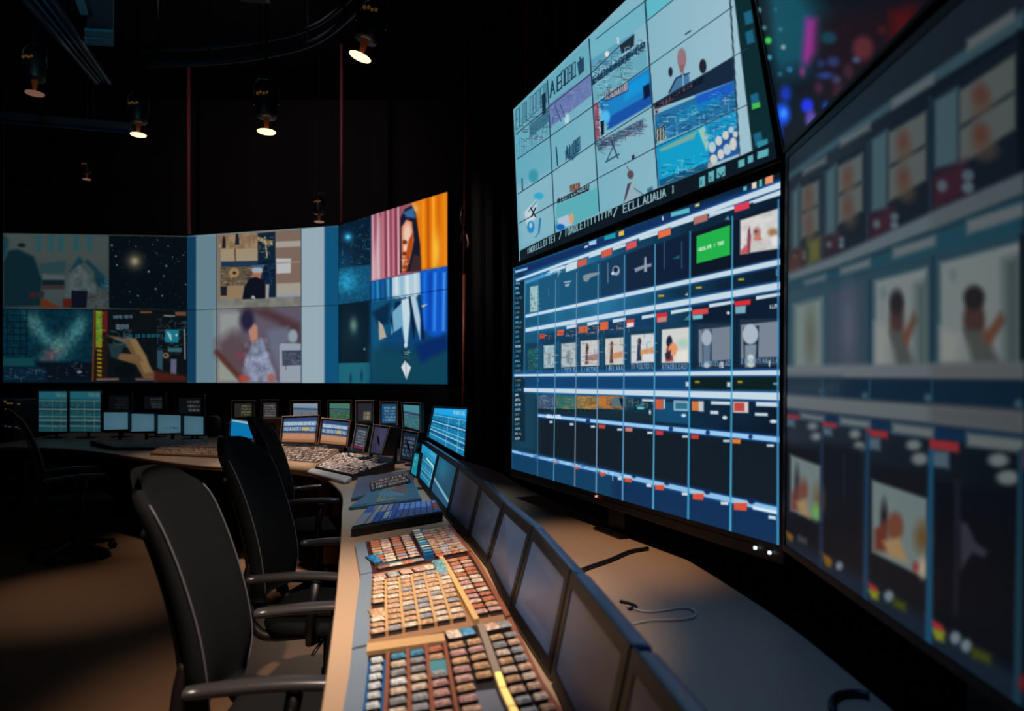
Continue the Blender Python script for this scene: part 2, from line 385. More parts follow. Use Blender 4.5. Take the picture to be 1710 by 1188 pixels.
    cv.ell((825,272), 21, 50, (150,116,124), soft=2.5); cv.poly([(812,300),(838,300),(832,336),(818,336)], (140,100,106), soft=2)
    cv.ell((773,332), 10, 22, (34,40,56), soft=2); cv.ell((922,306), 17, 33, (34,38,48), soft=2)
    cv.poly([(764,430),(790,370),(830,336),(858,345),(862,392),(800,425)], (70,120,160), soft=2); cv.line((765,430),(800,360),2.4,(26,40,70)); cv.line((800,360),(858,338),2.4,(30,44,70)); cv.line((830,345),(832,398),1.6,(150,190,210))
    cv.poly([(692,480),(860,380),(1062,262),(1068,372),(700,505)], (24,42,62), soft=2.5)
    cv.poly([(700,490),(870,388),(872,402),(702,512)], (96,70,80), soft=2); cv.glyphs((706,498),(930,372), 24, 13, (14,22,36), 41, 2.2)
    cv.ell((708,516), 11, 14, (176,150,166), soft=1.6); cv.ell((708,516), 5, 7, (60,40,60), soft=1.5)
    cv.poly([(700,530),(1068,372),(1082,505),(706,665)], (34,112,162), soft=3)
    cv.poly([(890,440),(1060,380),(1062,430),(900,510)], (28,92,200), soft=10); cv.poly([(800,520),(1000,440),(1000,480),(810,570)], (20,150,200), soft=8, a=.6)
    cv.speck([(704,545),(1066,385),(1080,500),(708,660)], [(16,44,72),(130,190,220),(60,150,200),(20,70,120),(200,220,220)], 170, 3, 16, 43)
    cv.poly([(704,592),(738,586),(756,640),(712,662)], (176,190,176), soft=2); cv.glyphs((708,655),(750,638), 60, 3, (40,50,60), 2, 1.5)
    cv.poly([(706,672),(1082,508),(1092,700),(718,860)], (24,150,200), soft=3)
    cv.poly([(722,690),(900,590),(940,640),(944,745),(840,790),(730,830)], (20,160,205), soft=6); cv.poly([(900,600),(930,580),(950,660),(940,700)], (150,200,190), soft=3)
    cv.poly([(720,690),(860,620),(900,600),(880,640),(730,700)], (120,170,160), soft=4)
    cv.speck([(920,570),(1080,505),(1085,600),(930,650)], [(20,60,120),(90,180,220),(210,220,220),(30,110,190)], 80, 3, 12, 45)
    cv.poly([(950,680),(1080,590),(1090,710),(950,760)], (36,90,160), soft=3)
    for i,(x,y,a,b) in enumerate([(965,680,17,26),(995,650,16,22),(1027,625,15,20),(1053,600,12,15),(972,735,18,22),(1005,712,15,24),(1034,690,18,26),(1062,665,16,30),(1072,620,12,14)]):
        cv.ell((x,y), a, b, (206,208,204) if i%3 else (180,205,215), soft=2)
    cv.poly([(722,830),(944,748),(946,780),(724,862)], (24,90,130), soft=2); cv.speck([(722,760),(940,700),(946,770),(724,855)], [(200,220,180),(10,60,100),(60,200,230)], 40, 4, 16, 47)
    cv.poly([(946,752),(960,748),(960,768),(948,772)], (190,150,120), soft=2)
    # right strip
    cv.poly([(1055,0),(1068,0),(1150,690),(1094,712),(1050,0)], (160,196,210), soft=2)
    cv.poly([(1066,-10),(1300,-10),(1300,760),(1150,692)], (14,44,50), soft=2)
    for y in (60,150,440,620): cv.poly([(1105+y*.08,y),(1140+y*.08,y-14),(1150+y*.08,y+44),(1115+y*.08,y+56)], (30,100,130), soft=4)
    cv.poly([(1148,480),(1184,470),(1188,494),(1150,506)], (70,190,80), soft=2.5); cv.poly([(1172,655),(1220,640),(1224,690),(1176,702)], (50,140,160), soft=3)
    # cell lines
    dk = (34,58,76)
    for p, q, w0, w1 in [((205,370),(240,1075),1.6,1.6),((397,180),(445,990),2.2,1.8),((655,0),(716,865),2.8,2.2),((1048,0),(1092,720),3,2.4)]: cv.line(p, q, w0, dk, w1)
    for pts in [[(60,620),(205,500),(400,345),(540,210)],[(65,735),(210,635),(415,490),(680,300),(1060,30)],[(70,895),(225,795),(430,655),(690,490),(1062,262),(1130,222)],[(75,1030),(235,940),(435,825),(705,680),(1070,510),(1140,478)],[(430,180),(655,5),(785,-90)],[(658,102),(785,0)]]:
        for a, b in zip(pts, pts[1:]): cv.line(a, b, 1.3, dk, 1.6)
    # taskbar
    cv.poly([(78,1158),(240,1077),(440,992),(716,868),(1092,722),(1250,650),(1300,760),(80,1230)], (14,26,36), soft=2)
    text(cv, 'INOILLLQITEI / IOADLETIIITIIM'.replace('Q','O'), (112,1172), (505,990), 22, 40, (130,170,178), 1.3)
    cv.poly([(78,1160),(108,1145),(110,1185),(80,1200)], (20,30,40), soft=2)
    text(cv, '/ ECLLAUAUA I', (510,1000), (800,885), 36, 34, (150,190,200), 1.7)
    for x,y,w,h in [(906,848,26,48),(948,824,26,48),(985,806,40,46),(1086,762,28,34),(1130,742,24,34),(1174,722,50,34)]:
        cv.poly([(x,y-h*.6),(x+w,y-h*.6-w*.35),(x+w,y+h*.4-w*.35),(x,y+h*.4)], (96,176,188), soft=2)
    cv.line((914,830),(914,852),1.6,(20,50,60)); cv.line((958,815),(958,835),1.6,(20,50,60)); cv.line((992,800),(1018,826),1.6,(20,50,60)); cv.line((1018,796),(992,830),1.6,(20,50,60))
    cv.c *= .97
V_X = [897.6,927,962,998,1042,1093,1151.5,1222,1299]
def paint_lower(cv):
    g = np.clip((cv.X-855)/450, 0, 1)[...,None]; h = np.clip((cv.Y-440)/400, 0, 1)[...,None]
    cv.c[:] = (np.array([20,78,112])*(1-g)+np.array([13,26,44])*g)
    k = np.clip((g-.25)*3, 0, 1); cv.c[:] = cv.c*(1-.0*k)
    cv.glow((975,490), 110, (44,122,160), .85, 80); cv.glow((900,700), 90, (30,96,130), .5, 90); cv.noise(.18, 40, 9)
    cv.sc(3.3, 840, 600)
    cv.poly([(50,200),(190,210),(1525,460),(1525,830),(1000,700),(50,500)], (18,30,40), soft=12)
    cv.poly([(55,100),(190,100),(190,420),(190,520),(50,498)], (22,62,84), soft=14)
    cv.poly([(50,510),(1515,850),(1530,1080),(50,640)], (18,62,96), soft=5); cv.poly([(600,640),(1515,860),(1530,1080),(600,760)], (16,48,86), soft=12)
    cv.poly([(1033,95),(1525,90),(1525,180),(1033,175)], (14,32,34), soft=5); cv.poly([(115,96),(1030,96),(1030,175),(115,165)], (18,66,110), soft=5)
    cv.poly([(840,235),(1030,240),(1030,360),(840,345)], (20,74,112), soft=4)
    # side list
    cv.sc(3.21, 840, 270)
    cv.poly([(62,600),(114,590),(118,1500),(55,1500)], (14,40,56), soft=3)
    for i in range(34):
        y = 625+i*26; cv.glyphs((66,y+8),(66+random.uniform(20,40),y+5), 9, 4, random.choice([(100,170,200),(60,120,150),(170,200,210),(90,110,110)]), i, 1., .8)
    cv.line((118,640),(112,1160), 1.2, (80,150,190)); cv.line((190,830),(190,1180), 1., (80,130,170))
    # header
    cv.poly([(65,570),(900,280),(1500,85),(1500,110),(900,320),(65,620)], (18,48,96), soft=6)
    cv.poly([(66,585),(130,568),(130,580),(66,598)], (150,200,230), soft=2)
    W = (196,216,228); E = (46,112,184)
    bar(cv, (70,638),(1498,122), 12, 34, W, E); bar(cv, (1100,300),(1497,156), 6, 16, (190,214,230))
    for x,y,w,h,c in [(436,458,18,12,W),(460,440,40,24,(150,200,230)),(543,410,60,26,(30,150,170)),(620,388,28,26,(230,190,70)),(852,305,8,22,W),(900,285,100,26,(90,180,200)),(1030,236,22,16,(210,200,120)),(1288,146,18,22,(90,190,190)),(1334,130,24,34,(220,210,190)),(1374,116,14,40,(90,190,170)),(1405,100,42,46,(232,150,110))]:
        cv.poly([(x,y-h*.5+3),(x+w,y-h*.5-w*.25),(x+w,y+h*.5-w*.25),(x,y+h*.5)], c, soft=1.8)
    # first row cells
    cells = [190,298,405,522,660,820,1008,1232,1494]
    for i in range(8):
        x0, x1 = cells[i], cells[i+1]; t = i/7
        def yl(x): return 640-(x-70)*.361
        def yb(x): return 830-(x-120)*.2145
        col = [(28,86,120),(26,84,118),(24,76,108),(22,58,88),(20,38,62),(16,32,56),(14,24,38),(14,26,44)][i]
        cv.poly([(x0,yl(x0)+34+t*60),(x1,yl(x1)+34+t*60),(x1,yb(x1)-10),(x0,yb(x0)-10)], col, soft=3)
    cv.poly([(145,672),(190,665),(190,800),(145,808)], (150,186,190), soft=2); cv.speck([(148,700),(188,695),(188,790),(148,795)], [(60,100,110),(200,210,205)], 30, 2, 8, 2)
    cv.poly([(120,640),(300,575),(300,590),(122,656)], (70,150,200), soft=4)
    # labels above first row
    for x,y,w,c,c2 in [(250,583,84,W,W),(350,548,48,W,(200,92,70)),(460,502,66,W,(214,90,70)),(588,462,70,W,(214,80,90)),(730,408,100,W,(226,110,70)),(900,340,120,W,(170,110,100)),(1105,278,134,W,(214,60,84)),(1342,210,152,W,None)]:
        cv.poly([(x,y-2),(x+w,y-2-w*.3),(x+w,y+14-w*.3),(x,y+16)], c, soft=1.6)
        if c2: cv.poly([(x+w+2,y+2-w*.35),(x+w+34+w*.35,y-10-w*.42),(x+w+34+w*.35,y+20-w*.36),(x+w+2,y+36-w*.3)], c2, soft=2)
    cv.speck([(200,600),(330,570),(330,590),(200,616)], [W,(100,190,230)], 14, 3, 8, 8)
    gl = (150,174,190)
    cv.poly([(325,645),(366,638),(352,668),(335,672)], gl, soft=2); cv.poly([(325,652),(366,646),(366,652),(325,660)], (40,80,110), soft=1)
    cv.poly([(428,612),(460,600),(516,592),(516,604),(470,622),(450,645),(432,640)], (126,142,154), soft=2)
    cv.line((562,545),(562,650), 1.6, (100,120,140)); cv.ell((606,585), 20, 26, (150,166,186), soft=2); cv.ell((604,580), 12, 14, (20,34,60), soft=2); cv.ell((588,600),7,8,(220,225,235),soft=2)
    cv.poly([(704,574),(750,556),(796,546),(796,562),(756,572),(710,594)], (132,142,164), soft=2); cv.poly([(758,514),(768,510),(772,590),(756,592)], (150,158,178), soft=2)
    cv.line((864,430),(864,575), 1.8, (44,84,112)); cv.line((958,430),(958,570), 1.8, (40,80,110)); cv.poly([(910,520),(945,500),(945,520)], (30,96,110), soft=3)
    cv.line((245,680),(245,720),1.5,(60,110,140))
    cv.poly([(1037,400),(1217,340),(1217,500),(1037,548)], (34,176,74), soft=1.6)
    text(cv, 'IOCVLIPE I TOBI'.replace('B','O'), (1046,482), (1190,440), 15, 17, (206,236,210), 1.)
    cv.poly([(1272,315),(1480,250),(1480,466),(1272,497)], (204,202,200), soft=3)
    cv.noise(.12, 12, 3, [(1272,315),(1480,250),(1480,466),(1272,497)])
    cv.poly([(1305,495),(1312,370),(1322,345),(1330,400),(1324,492)], (140,70,86), soft=2); cv.ell((1362,382), 20, 30, (172,120,116), soft=4); cv.ell((1355,375),8,8,(110,60,70),soft=3)
    cv.poly([(1340,410),(1380,400),(1390,420),(1350,425)], (200,120,100), soft=3); cv.ell((1448,380), 28, 22, (160,120,84), soft=6); cv.ell((1460,425), 22, 30, (224,222,220), soft=5); cv.poly([(1272,480),(1310,440),(1310,492),(1272,497)], (190,90,100), soft=4)
    cv.poly([(1190,312),(1206,290),(1216,312)], (90,140,170), soft=2)
    # bars 2 and 3
    bar(cv, (120,830),(1494,536), 15, 30, W, E); bar(cv, (120,905),(1492,664), 20, 38, W, E)
    for x,y in [(846,720),(1048,676),(1276,632)]: cv.poly([(x-14,y-4),(x+16,y-6),(x+16,y+4),(x-14,y+6)], (190,166,50), soft=2)
    cv.poly([(975,715),(990,705),(990,718)], W, soft=2); cv.glyphs((1464,612),(1484,606), 34, 2, (90,150,180), 3, 1.4)
    cv.poly([(190,930),(820,800),(820,880),(190,980)], (20,60,96), soft=6); cv.poly([(1020,800),(1490,720),(1490,850),(1010,860)], (14,30,50), soft=5)
    for x,y,w in [(340,885,56),(452,868,62),(588,852,70),(744,832,76),(900,805,110),(1105,770,132),(1356,728,130)]:
        cv.poly([(x,y-5),(x+w,y-5-w*.16),(x+w,y+12-w*.16),(x,y+14)], W, soft=1.6)
    for x,y,w,h,c in [(196,925,28,26,(196,70,50)),(290,905,36,30,(206,96,60)),(404,885,50,36,(200,96,66)),(520,862,44,44,(216,100,60)),(660,848,44,42,(196,70,56)),(822,815,58,46,(206,48,52)),(1014,796,86,30,(206,72,70)),(1242,750,84,26,(214,46,56))]:
        cv.poly([(x,y),(x+w,y-w*.12),(x+w,y+h-w*.12),(x,y+h)], c, soft=1.8)
    cv.speck([(200,930),(700,850),(700,890),(200,960)], [(230,220,200),(220,120,70),(30,60,110)], 60, 3, 9, 12)
    cv.poly([(664,868),(700,862),(700,885),(664,890)], (210,220,225), soft=1.6); cv.poly([(826,838),(876,830),(876,858),(828,864)], (190,130,130), soft=2)
    cv.poly([(1244,778),(1302,772),(1300,812),(1246,816)], (120,168,184), soft=2); cv.poly([(1016,826),(1070,820),(1070,842),(1018,848)], (120,186,200), soft=2)
    cv.glyphs((1430,788),(1470,782), 16, 3, (190,205,215), 4, 1.3); cv.ell((1207,812), 8, 8, (220,226,230), soft=2); cv.poly([(970,850),(1004,816),(1004,850)], (60,130,150), soft=2)
    # second row thumbnails
    for i,q in enumerate([[(132,1005),(184,998),(184,1115),(132,1120)],[(218,988),(276,982),(276,1104),(218,1108)],[(312,976),(390,970),(390,1100),(312,1104)],[(416,962),(514,955),(514,1094),(416,1098)],[(548,950),(646,942),(646,1088),(548,1090)],[(686,930),(812,920),(812,1076),(686,1082)],[(852,902),(998,888),(998,1078),(850,1080)],[(1050,902),(1220,884),(1220,1062),(1050,1075)],[(1276,876),(1478,855),(1478,1048),(1276,1055)]]):
        x0, y0 = q[0]; x1 = q[1][0]; y1 = q[2][1]; w = x1-x0
        base = [(30,82,92),(164,188,196),(170,184,190),(196,198,198),(200,198,192),(200,206,210),(206,208,204),(116,128,144),(120,132,148)][i]
        cv.poly([(x0-8,y0-30),(x1+10,y0-34),(x1+10,y1+50),(x0-8,y1+52)], (22,58,84) if i<7 else (34,50,68), soft=3)
        cv.poly(q, base, soft=2.2)
        if i in (1,2): cv.speck(q, [(110,140,156),(70,90,110),(190,200,200)], 40, 3, 9, i); cv.poly([(x0+w*.4,y0+40),(x0+w*.6,y0+38),(x0+w*.6,y1-20),(x0+w*.4,y1-20)], (120,130,130), soft=4)
        elif i == 0: cv.speck(q, [(60,130,120),(120,160,150),(16,50,66)], 40, 2, 7, i)
        elif i in (3,4,5):
            cv.poly([(x0+w*.28,y0+50),(x0+w*.40,y0+44),(x0+w*.44,y1-8),(x0+w*.24,y1-6)], [(96,74,84),(80,64,60),(40,54,80)][i-3], soft=2)
            cv.poly([(x0+w*.4,y0+80),(x1-4,y0+66),(x1-4,y0+100),(x0+w*.4,y0+110)], [(150,120,120),(196,140,100),(210,150,100)][i-3], soft=3)
            cv.ell((x0+w*.36,y0+34), w*.08, 18, (70,56,60), soft=2); cv.speck(q, [(220,220,220),(120,120,130),(200,140,110)], 26, 3, 10, i)
            if i == 5: cv.poly([(x0+w*.5,y1-44),(x1-6,y1-46),(x1-6,y1-8),(x0+w*.5,y1-6)], (214,218,220), soft=2)
        elif i == 6:
            cv.ell((892,968), 16, 34, (30,36,60), soft=2); cv.poly([(876,1000),(906,980),(912,1070),(872,1074)], (150,66,62), soft=2); cv.ell((912,1006), 24, 34, (226,150,104), soft=3)
            cv.poly([(868,1030),(900,1010),(896,1060),(872,1060)], (40,40,64), soft=3); cv.poly([(930,1020),(986,1010),(990,1070),(926,1074)], (226,222,212), soft=4); cv.ell((965,975), 30, 26, (150,196,180), soft=8, a=.6)
        elif i == 7:
            cv.poly([(1066,905),(1120,900),(1120,1104),(1070,1108)], (40,64,88), soft=2); cv.ell((1092,945), 28, 46, (160,174,190), soft=3); cv.poly([(1072,990),(1112,986),(1108,1100),(1074,1104)], (96,118,140), soft=3); cv.ell((1092,1092),16,14,(180,190,190),soft=2)
        else:
            cv.poly([(1286,890),(1372,880),(1366,1098),(1292,1104)], (30,44,60), soft=2); cv.ell((1326,926), 42, 54, (168,182,196), soft=3); cv.poly([(1296,985),(1358,980),(1352,1100),(1298,1104)], (120,140,156), soft=3); cv.ell((1328,1054),16,20,(200,204,200),soft=2); cv.ell((1328,1088),18,16,(190,194,190),soft=2)
        if i > 1: cv.glyphs((x0+4,y1+36),(x1,y1+32), 24, max(5,int(w/14)), (130,170,210), i+50, 1.1, .8)
    cv.glyphs((1160,1104),(1186,1102), 24, 2, (210,220,230), 3, 1.5); cv.glyphs((1424,1098),(1440,1096), 28, 1, (220,225,230), 3, 1.8)
    cv.poly([(60,1120),(1494,1110),(1494,1150),(60,1150)], (30,100,170), soft=4, a=.5)
    bar(cv, (60,1147),(1490,1132), 11, 26, W, E)
    cv.sc(3.3, 840, 600)
    bar(cv, (115,170),(1526,206), 20, 42, W, E)
    for x,y,c in [(1016,138,W),(1070,126,(170,150,60)),(1244,140,W),(1306,126,(190,170,40)),(1502,136,(130,180,200))]:
        cv.poly([(x-9,y-12),(x+9,y-12),(x+9,y+12),(x-9,y+12)] if c == W else [(x-12,y-5),(x+12,y-5),(x+12,y+5),(x-12,y+5)], c, soft=3)
    # third row strips of little pictures
    for i,(x0,x1,cs) in enumerate([(192,288,[(60,90,120),(150,80,80),(120,160,190),(40,60,90)]),(292,402,[(50,110,100),(90,90,60),(30,80,110),(160,120,90)]),(406,522,[(150,110,60),(200,160,100),(90,80,60),(60,120,110)]),(526,666,[(170,110,60),(60,90,100),(120,90,60),(20,30,40)])]):
        q = [(x0,200),(x1,206),(x1,278),(x0,272)]; cv.poly(q, cs[0], soft=2); cv.speck(q, cs[1:], 55, 3, 10, 60+i)
    cv.poly([(520,210),(570,212),(570,255),(520,250)], (176,116,60), soft=2); cv.poly([(600,213),(718,216),(718,266),(600,258)], (80,110,120), soft=2); cv.poly([(640,215),(668,216),(668,290),(650,250)], (14,20,28), soft=3)
    cv.poly([(676,218),(714,218),(714,264),(676,262)], (36,64,76), soft=2); cv.speck([(680,214),(830,220),(830,280),(680,270)], [(190,160,90),(120,180,190),(30,60,80)], 24, 3, 8, 66)
    cv.poly([(190,280),(830,290),(830,345),(190,310)], (20,44,56), soft=6)
    for x,y,w,h,c in [(766,220,70,12,W),(840,220,42,56,(196,92,66)),(884,222,8,50,W),(940,228,84,56,(140,184,204)),(950,240,66,34,(50,110,140)),(1040,232,40,52,(206,116,64)),(1078,232,28,56,(190,196,200)),(1146,232,106,18,W),(1142,285,44,18,W),(1268,234,84,60,(206,200,196)),(1274,240,56,46,(188,70,66)),(1394,236,126,24,W),(1388,296,70,16,W),(740,262,36,14,(100,190,190))]:
        cv.poly([(x,y),(x+w,y+w*.03),(x+w,y+h+w*.03),(x,y+h)], c, soft=2.2)
    for x,y,rx,ry in [(996,311,13,9),(1222,323,13,10),(1490,344,20,10),(810,293,6,12)]: cv.ell((x,y), rx, ry, (200,220,228), soft=2)
    bar(cv, (192,310),(1524,445), 15, 28, (150,200,236), (24,90,190))
    for i in range(9):
        x = [210,288,402,520,668,835,1030,1258,1500][i]; y = 312+(x-192)*.1015
        if i: cv.poly([(x-16+i,y+18+i),(x-30-i*2,y+18+i),(x-30-i*2,y+30+i),(x-16+i,y+30+i)], W, soft=2)
        if 2 < i < 8: cv.poly([(x+6,y+12+i),(x+38+i*2,y+14+i),(x+36+i*2,y+32+i*2),(x+6,y+30+i*2)], [(0,0,0)]*3+[(180,70,60),(200,120,110),(196,56,70),(190,56,60),(224,120,40)][i-3:i-2] and [(180,70,60),(200,120,110),(196,56,70),(190,56,60),(224,120,40)][i-3], soft=2)
        if i in (2,5,6,7): cv.ell((x+50+i*8,y+8), 12, 14, (22,54,110), soft=2)
    cv.glyphs((240,322),(325,326), 16, 9, (220,235,245), 9, 1.2)
    # bottom row
    bar(cv, (50,508),(1514,834), 15, 34, (140,190,226), (26,84,170))
    cv.speck([(60,500),(700,645),(700,665),(60,520)], [(220,240,250),(30,70,130)], 40, 4, 12, 71)
    for x in (285,400,540,680,850,1060,1290):
        y = 508+(x-50)*.2227; s = x/1000
        cv.poly([(x-24*s,y-6),(x+60*s,y+4),(x+58*s,y+18*s),(x-24*s,y)], (170,200,214), soft=2); cv.poly([(x-14*s,y+9),(x+44*s,y+9),(x+40*s,y+9+34*s),(x-14*s,y+8+30*s)], (214,80,56), soft=2)
        if x > 600: cv.poly([(x-70*s,y+2),(x-38*s,y+4),(x-38*s,y+20),(x-70*s,y+18)], (210,220,226), soft=2); cv.ell((x+62*s,y-2),16*s,14*s,(16,40,90),soft=3)
    cv.poly([(1376,810),(1514,838),(1514,856),(1376,828)], (210,232,246), soft=2); cv.poly([(1464,862),(1504,868),(1504,886),(1462,880)], (190,220,230), soft=2)
    cv.sc(1,0,0)
    for i,x in enumerate(V_X):
        xt = x+ (3.5 if i < 4 else 1); yt = 300 if i < 4 else 300
        b = [(60,130,170),(96,160,196),(130,140,160),(110,150,180),(90,150,196),(80,160,200),(60,150,196),(70,160,200),(60,140,190)][i]
        t = i/8
        y0 = 470-(x-877)*.36+16; yb = 785+(x-855)*.285
        xb = x-(2.5 if 0<i<8 else 0)
        cv.line((x+1,y0),(x,620), .9+1.7*t, b, .9+2.*t, a=.9, soft=1.4); cv.line((x,620),(xb,yb), .9+2*t, b, 1.1+3.2*t, a=.95, soft=1.6)
def paint_side(cv):        # the nearest display at the right; its blur comes from the lens
    g = np.clip((cv.X-1310)/400, 0, 1)[...,None]
    cv.c[:] = np.array([34,40,50])*(1-g)+np.array([4,14,24])*g
    cv.sc(1.98, 1250, 0); cv.sm = 1.7
    def q4(x0,y0,x1,y1,h0,h1,c,soft=3,a=1.): cv.poly([(x0,y0),(x1,y1),(x1,y1+h1),(x0,y0+h0)], c, soft, a)
    W0, W1 = (96,116,128), (92,96,100)
    cv.poly([(130,480),(600,60),(911,-140),(1000,-200),(1000,20),(140,560)], (24,34,44), soft=10)
    # tall bars
    cv.poly([(130,575),(300,450),(500,310),(911,30),(911,90),(500,345),(300,478),(130,598)], (56,84,96), soft=5)
    for x0,y0,x1,y1,h in [(180,560,256,518,20),(304,462,402,404,24),(475,330,612,243,32),(722,132,880,30,40)]:
        cv.poly([(x0,y0),(x1,y1),(x1,y1+h),(x0,y0+h)], (100,108,112), soft=6)
    # first row of portraits
    for x0,x1,yt0,yt1,yb0,yb1 in [(140,242,622,578,880,850),(250,386,556,480,850,800),(400,596,450,330,800,700),(606,890,320,120,700,590)]:
        w = x1-x0; m = x0+w*.32
        cv.poly([(x0,yt0),(x1,yt1),(x1,yb1),(x0,yb0)], (16,26,38), soft=3)
        cv.poly([(x0+w*.03,yt0+14),(m-4,yt0-w*.12),(m-4,yb0-w*.55),(x0+w*.03,yb0-w*.5)], (70,96,106), soft=6)
        for j in range(2):
            hh = (yb0-yt0)*.34; sl = (yt1-yt0)*.62
            y = yt0+10+j*hh+(-w*.1)
            cv.poly([(m,y),(x1-8,y+sl),(x1-8,y+sl+hh*.92),(m,y+hh*.92)], (92,100,98), soft=5)
            cv.ell((m+w*.25,y+sl*.4+hh*.5), w*.10, hh*.3, (96,62,54), soft=9); cv.ell((m+w*.3,y+sl*.4+hh*.9), w*.16, hh*.28, (96,78,64), soft=9, a=.6)
        cv.poly([(x0,yb0-w*.42),(x0+w*.4,yb0-w*.6),(x0+w*.4,yb0-w*.2),(x0,yb0)], (60,28,44), soft=12)
        cv.ell((x0+w*.12,yb0-w*.30), w*.06, w*.07, (84,100,112), soft=4); cv.ell((x0+w*.42,yb0-w*.42), w*.07, w*.07, (84,100,112), soft=4); cv.ell((x0+w*.42,yb0-w*.28), w*.07, w*.07, (90,108,118), soft=4)
    cv.poly([(196,800),(240,780),(240,860),(196,880)], (96,96,50), soft=8); cv.poly([(130,850),(180,830),(180,900),(130,910)], (86,54,46), soft=10, a=.8)
    cv.line((243,575),(243,870),2.4,(26,44,66)); cv.line((392,470),(392,800),3,(26,50,72)); cv.line((600,320),(600,700),5,(24,44,60)); cv.line((893,100),(893,600),6,(10,20,28))
    # bar 2
    cv.poly([(130,905),(300,840),(600,705),(911,570),(911,640),(600,765),(300,880),(130,935)], (98,112,120), soft=6)
    cv.poly([(600,705),(911,575),(911,640),(600,765)], (86,96,100), soft=8, a=.6)
    cv.poly([(128,935),(300,885),(600,770),(911,645),(911,800),(128,960)], (30,74,92), soft=10)
    for x0,y0,x1,y1,h in [(185,930,256,908,22),(304,888,402,855,26),(478,822,618,778,34),(722,730,911,668,46)]:
        cv.poly([(x0,y0),(x1,y1),(x1,y1+h),(x0,y0+h)], (108,118,122), soft=6)
    # second row of portraits (large)
    cv.poly([(120,960),(911,770),(911,1235),(120,1235)], (40,72,86), soft=10)
    cv.poly([(150,1010),(244,985),(244,1225),(150,1225)], (120,136,132), soft=8); cv.ell((205,1120),18,90,(96,104,92),soft=8)
    cv.poly([(262,970),(380,930),(380,1225),(262,1225)], (60,72,90), soft=8); cv.ell((330,1080),22,110,(86,92,110),soft=12)
    for x0,x1,yt0,yt1 in [(418,590,930,885),(634,900,870,800)]:
        w = x1-x0
        cv.poly([(x0,yt0),(x1,yt1),(x1,1225),(x0,1225)], (132,142,142), soft=6)
        cv.poly([(x0,yt0+w*.8),(x0+w*.25,yt0+w*.9),(x0+w*.2,1225),(x0,1225)], (150,154,150), soft=10)
        cv.ell((x0+w*.42,1060), w*.135, 72, (72,50,46), soft=6); cv.ell((x0+w*.42,1000 if w<200 else 985), w*.13, 40, (34,30,34), soft=6)
        cv.poly([(x0+w*.3,1090),(x0+w*.55,1100),(x0+w*.8,1225),(x0+w*.42,1225)], (78,84,80), soft=8)
        cv.poly([(x0+w*.5,1110),(x0+w*.62,1080),(x0+w*.75,1030),(x0+w*.82,1060),(x0+w*.6,1150)], (110,72,56), soft=6)
        cv.poly([(x0+w*.78,yt1+60),(x1,yt1+40),(x1,1225),(x0+w*.8,1225)], (62,80,80), soft=12, a=.8); cv.ell((x0+w*.16,yt0+40),12,20,(110,126,130),soft=5)
    cv.line((610,850),(606,1230),6,(26,56,72)); cv.line((400,930),(400,1230),4,(30,56,72)); cv.line((905,780),(905,1235),9,(12,26,34))
    # lower part
    cv.sc(1.98, 1250, 588)
    cv.poly([(110,46),(911,34),(911,92),(110,86)], (108,116,122), soft=6); cv.poly([(600,38),(911,34),(911,92),(600,90)], (94,98,100), soft=10, a=.7)
    cv.poly([(110,90),(911,96),(911,190),(110,140)], (8,36,58), soft=6); cv.poly([(110,90),(300,92),(300,150),(110,140)], (38,54,68), soft=16)
    for x,y,r in [(385,144,10),(594,152,13),(893,172,14),(242,132,7)]: cv.ell((x,y), r, r, (56,96,110), soft=5)
    for x in (244,400,606): cv.line((x,92),(x,160), 3, (24,70,96))
    cv.poly([(110,140),(911,196),(911,274),(110,186)], (106,114,118), soft=6); cv.poly([(600,176),(911,196),(911,274),(600,236)], (82,86,88), soft=12, a=.7)
    cv.poly([(110,192),(400,222),(911,276),(911,330),(400,262),(110,216)], (10,44,76), soft=8)
    for x0,y0,x1,y1,h in [(172,200,250,212,20),(302,215,402,228,26),(475,234,612,252,34),(722,268,911,290,44)]:
        cv.poly([(x0,y0),(x1,y1),(x1,y1+h),(x0,y0+h)], (112,120,120), soft=6)
    for x,y,w in [(124,204,44),(244,230,48),(388,254,72),(598,288,98)]:
        cv.poly([(x,y),(x+w,y+w*.12),(x+w,y+w*.12+w*.34),(x,y+w*.34)], (158,44,52), soft=4)
        cv.poly([(x+2,y+w*.38),(x+w*.66,y+w*.44),(x+w*.66,y+w*1.0),(x+2,y+w*.92)], (82,104,120), soft=5)
    for x,y,rx,ry in [(212,246,16,12),(224,280,17,13),(352,272,18,15),(366,314,20,17),(546,308,24,17),(566,354,27,20),(826,358,34,22),(858,416,38,24),(908,360,16,30)]:
        cv.ell((x,y), rx, ry, (118,130,130) if x < 900 else (120,40,46), soft=5)
    # dark cells
    for x0,x1,y0,y1 in [(112,236,300,640),(244,374,300,780),(400,586,372,900),(616,888,430,990)]: cv.poly([(x0,y0),(x1,y0+(x1-x0)*.16),(x1,y1+(x1-x0)*.5),(x0,y1)], (17,20,26) if x0<600 else (7,13,22), soft=8)
    cv.poly([(112,600),(374,745),(586,880),(911,1080),(911,1300),(110,700)], (22,36,52), soft=14)
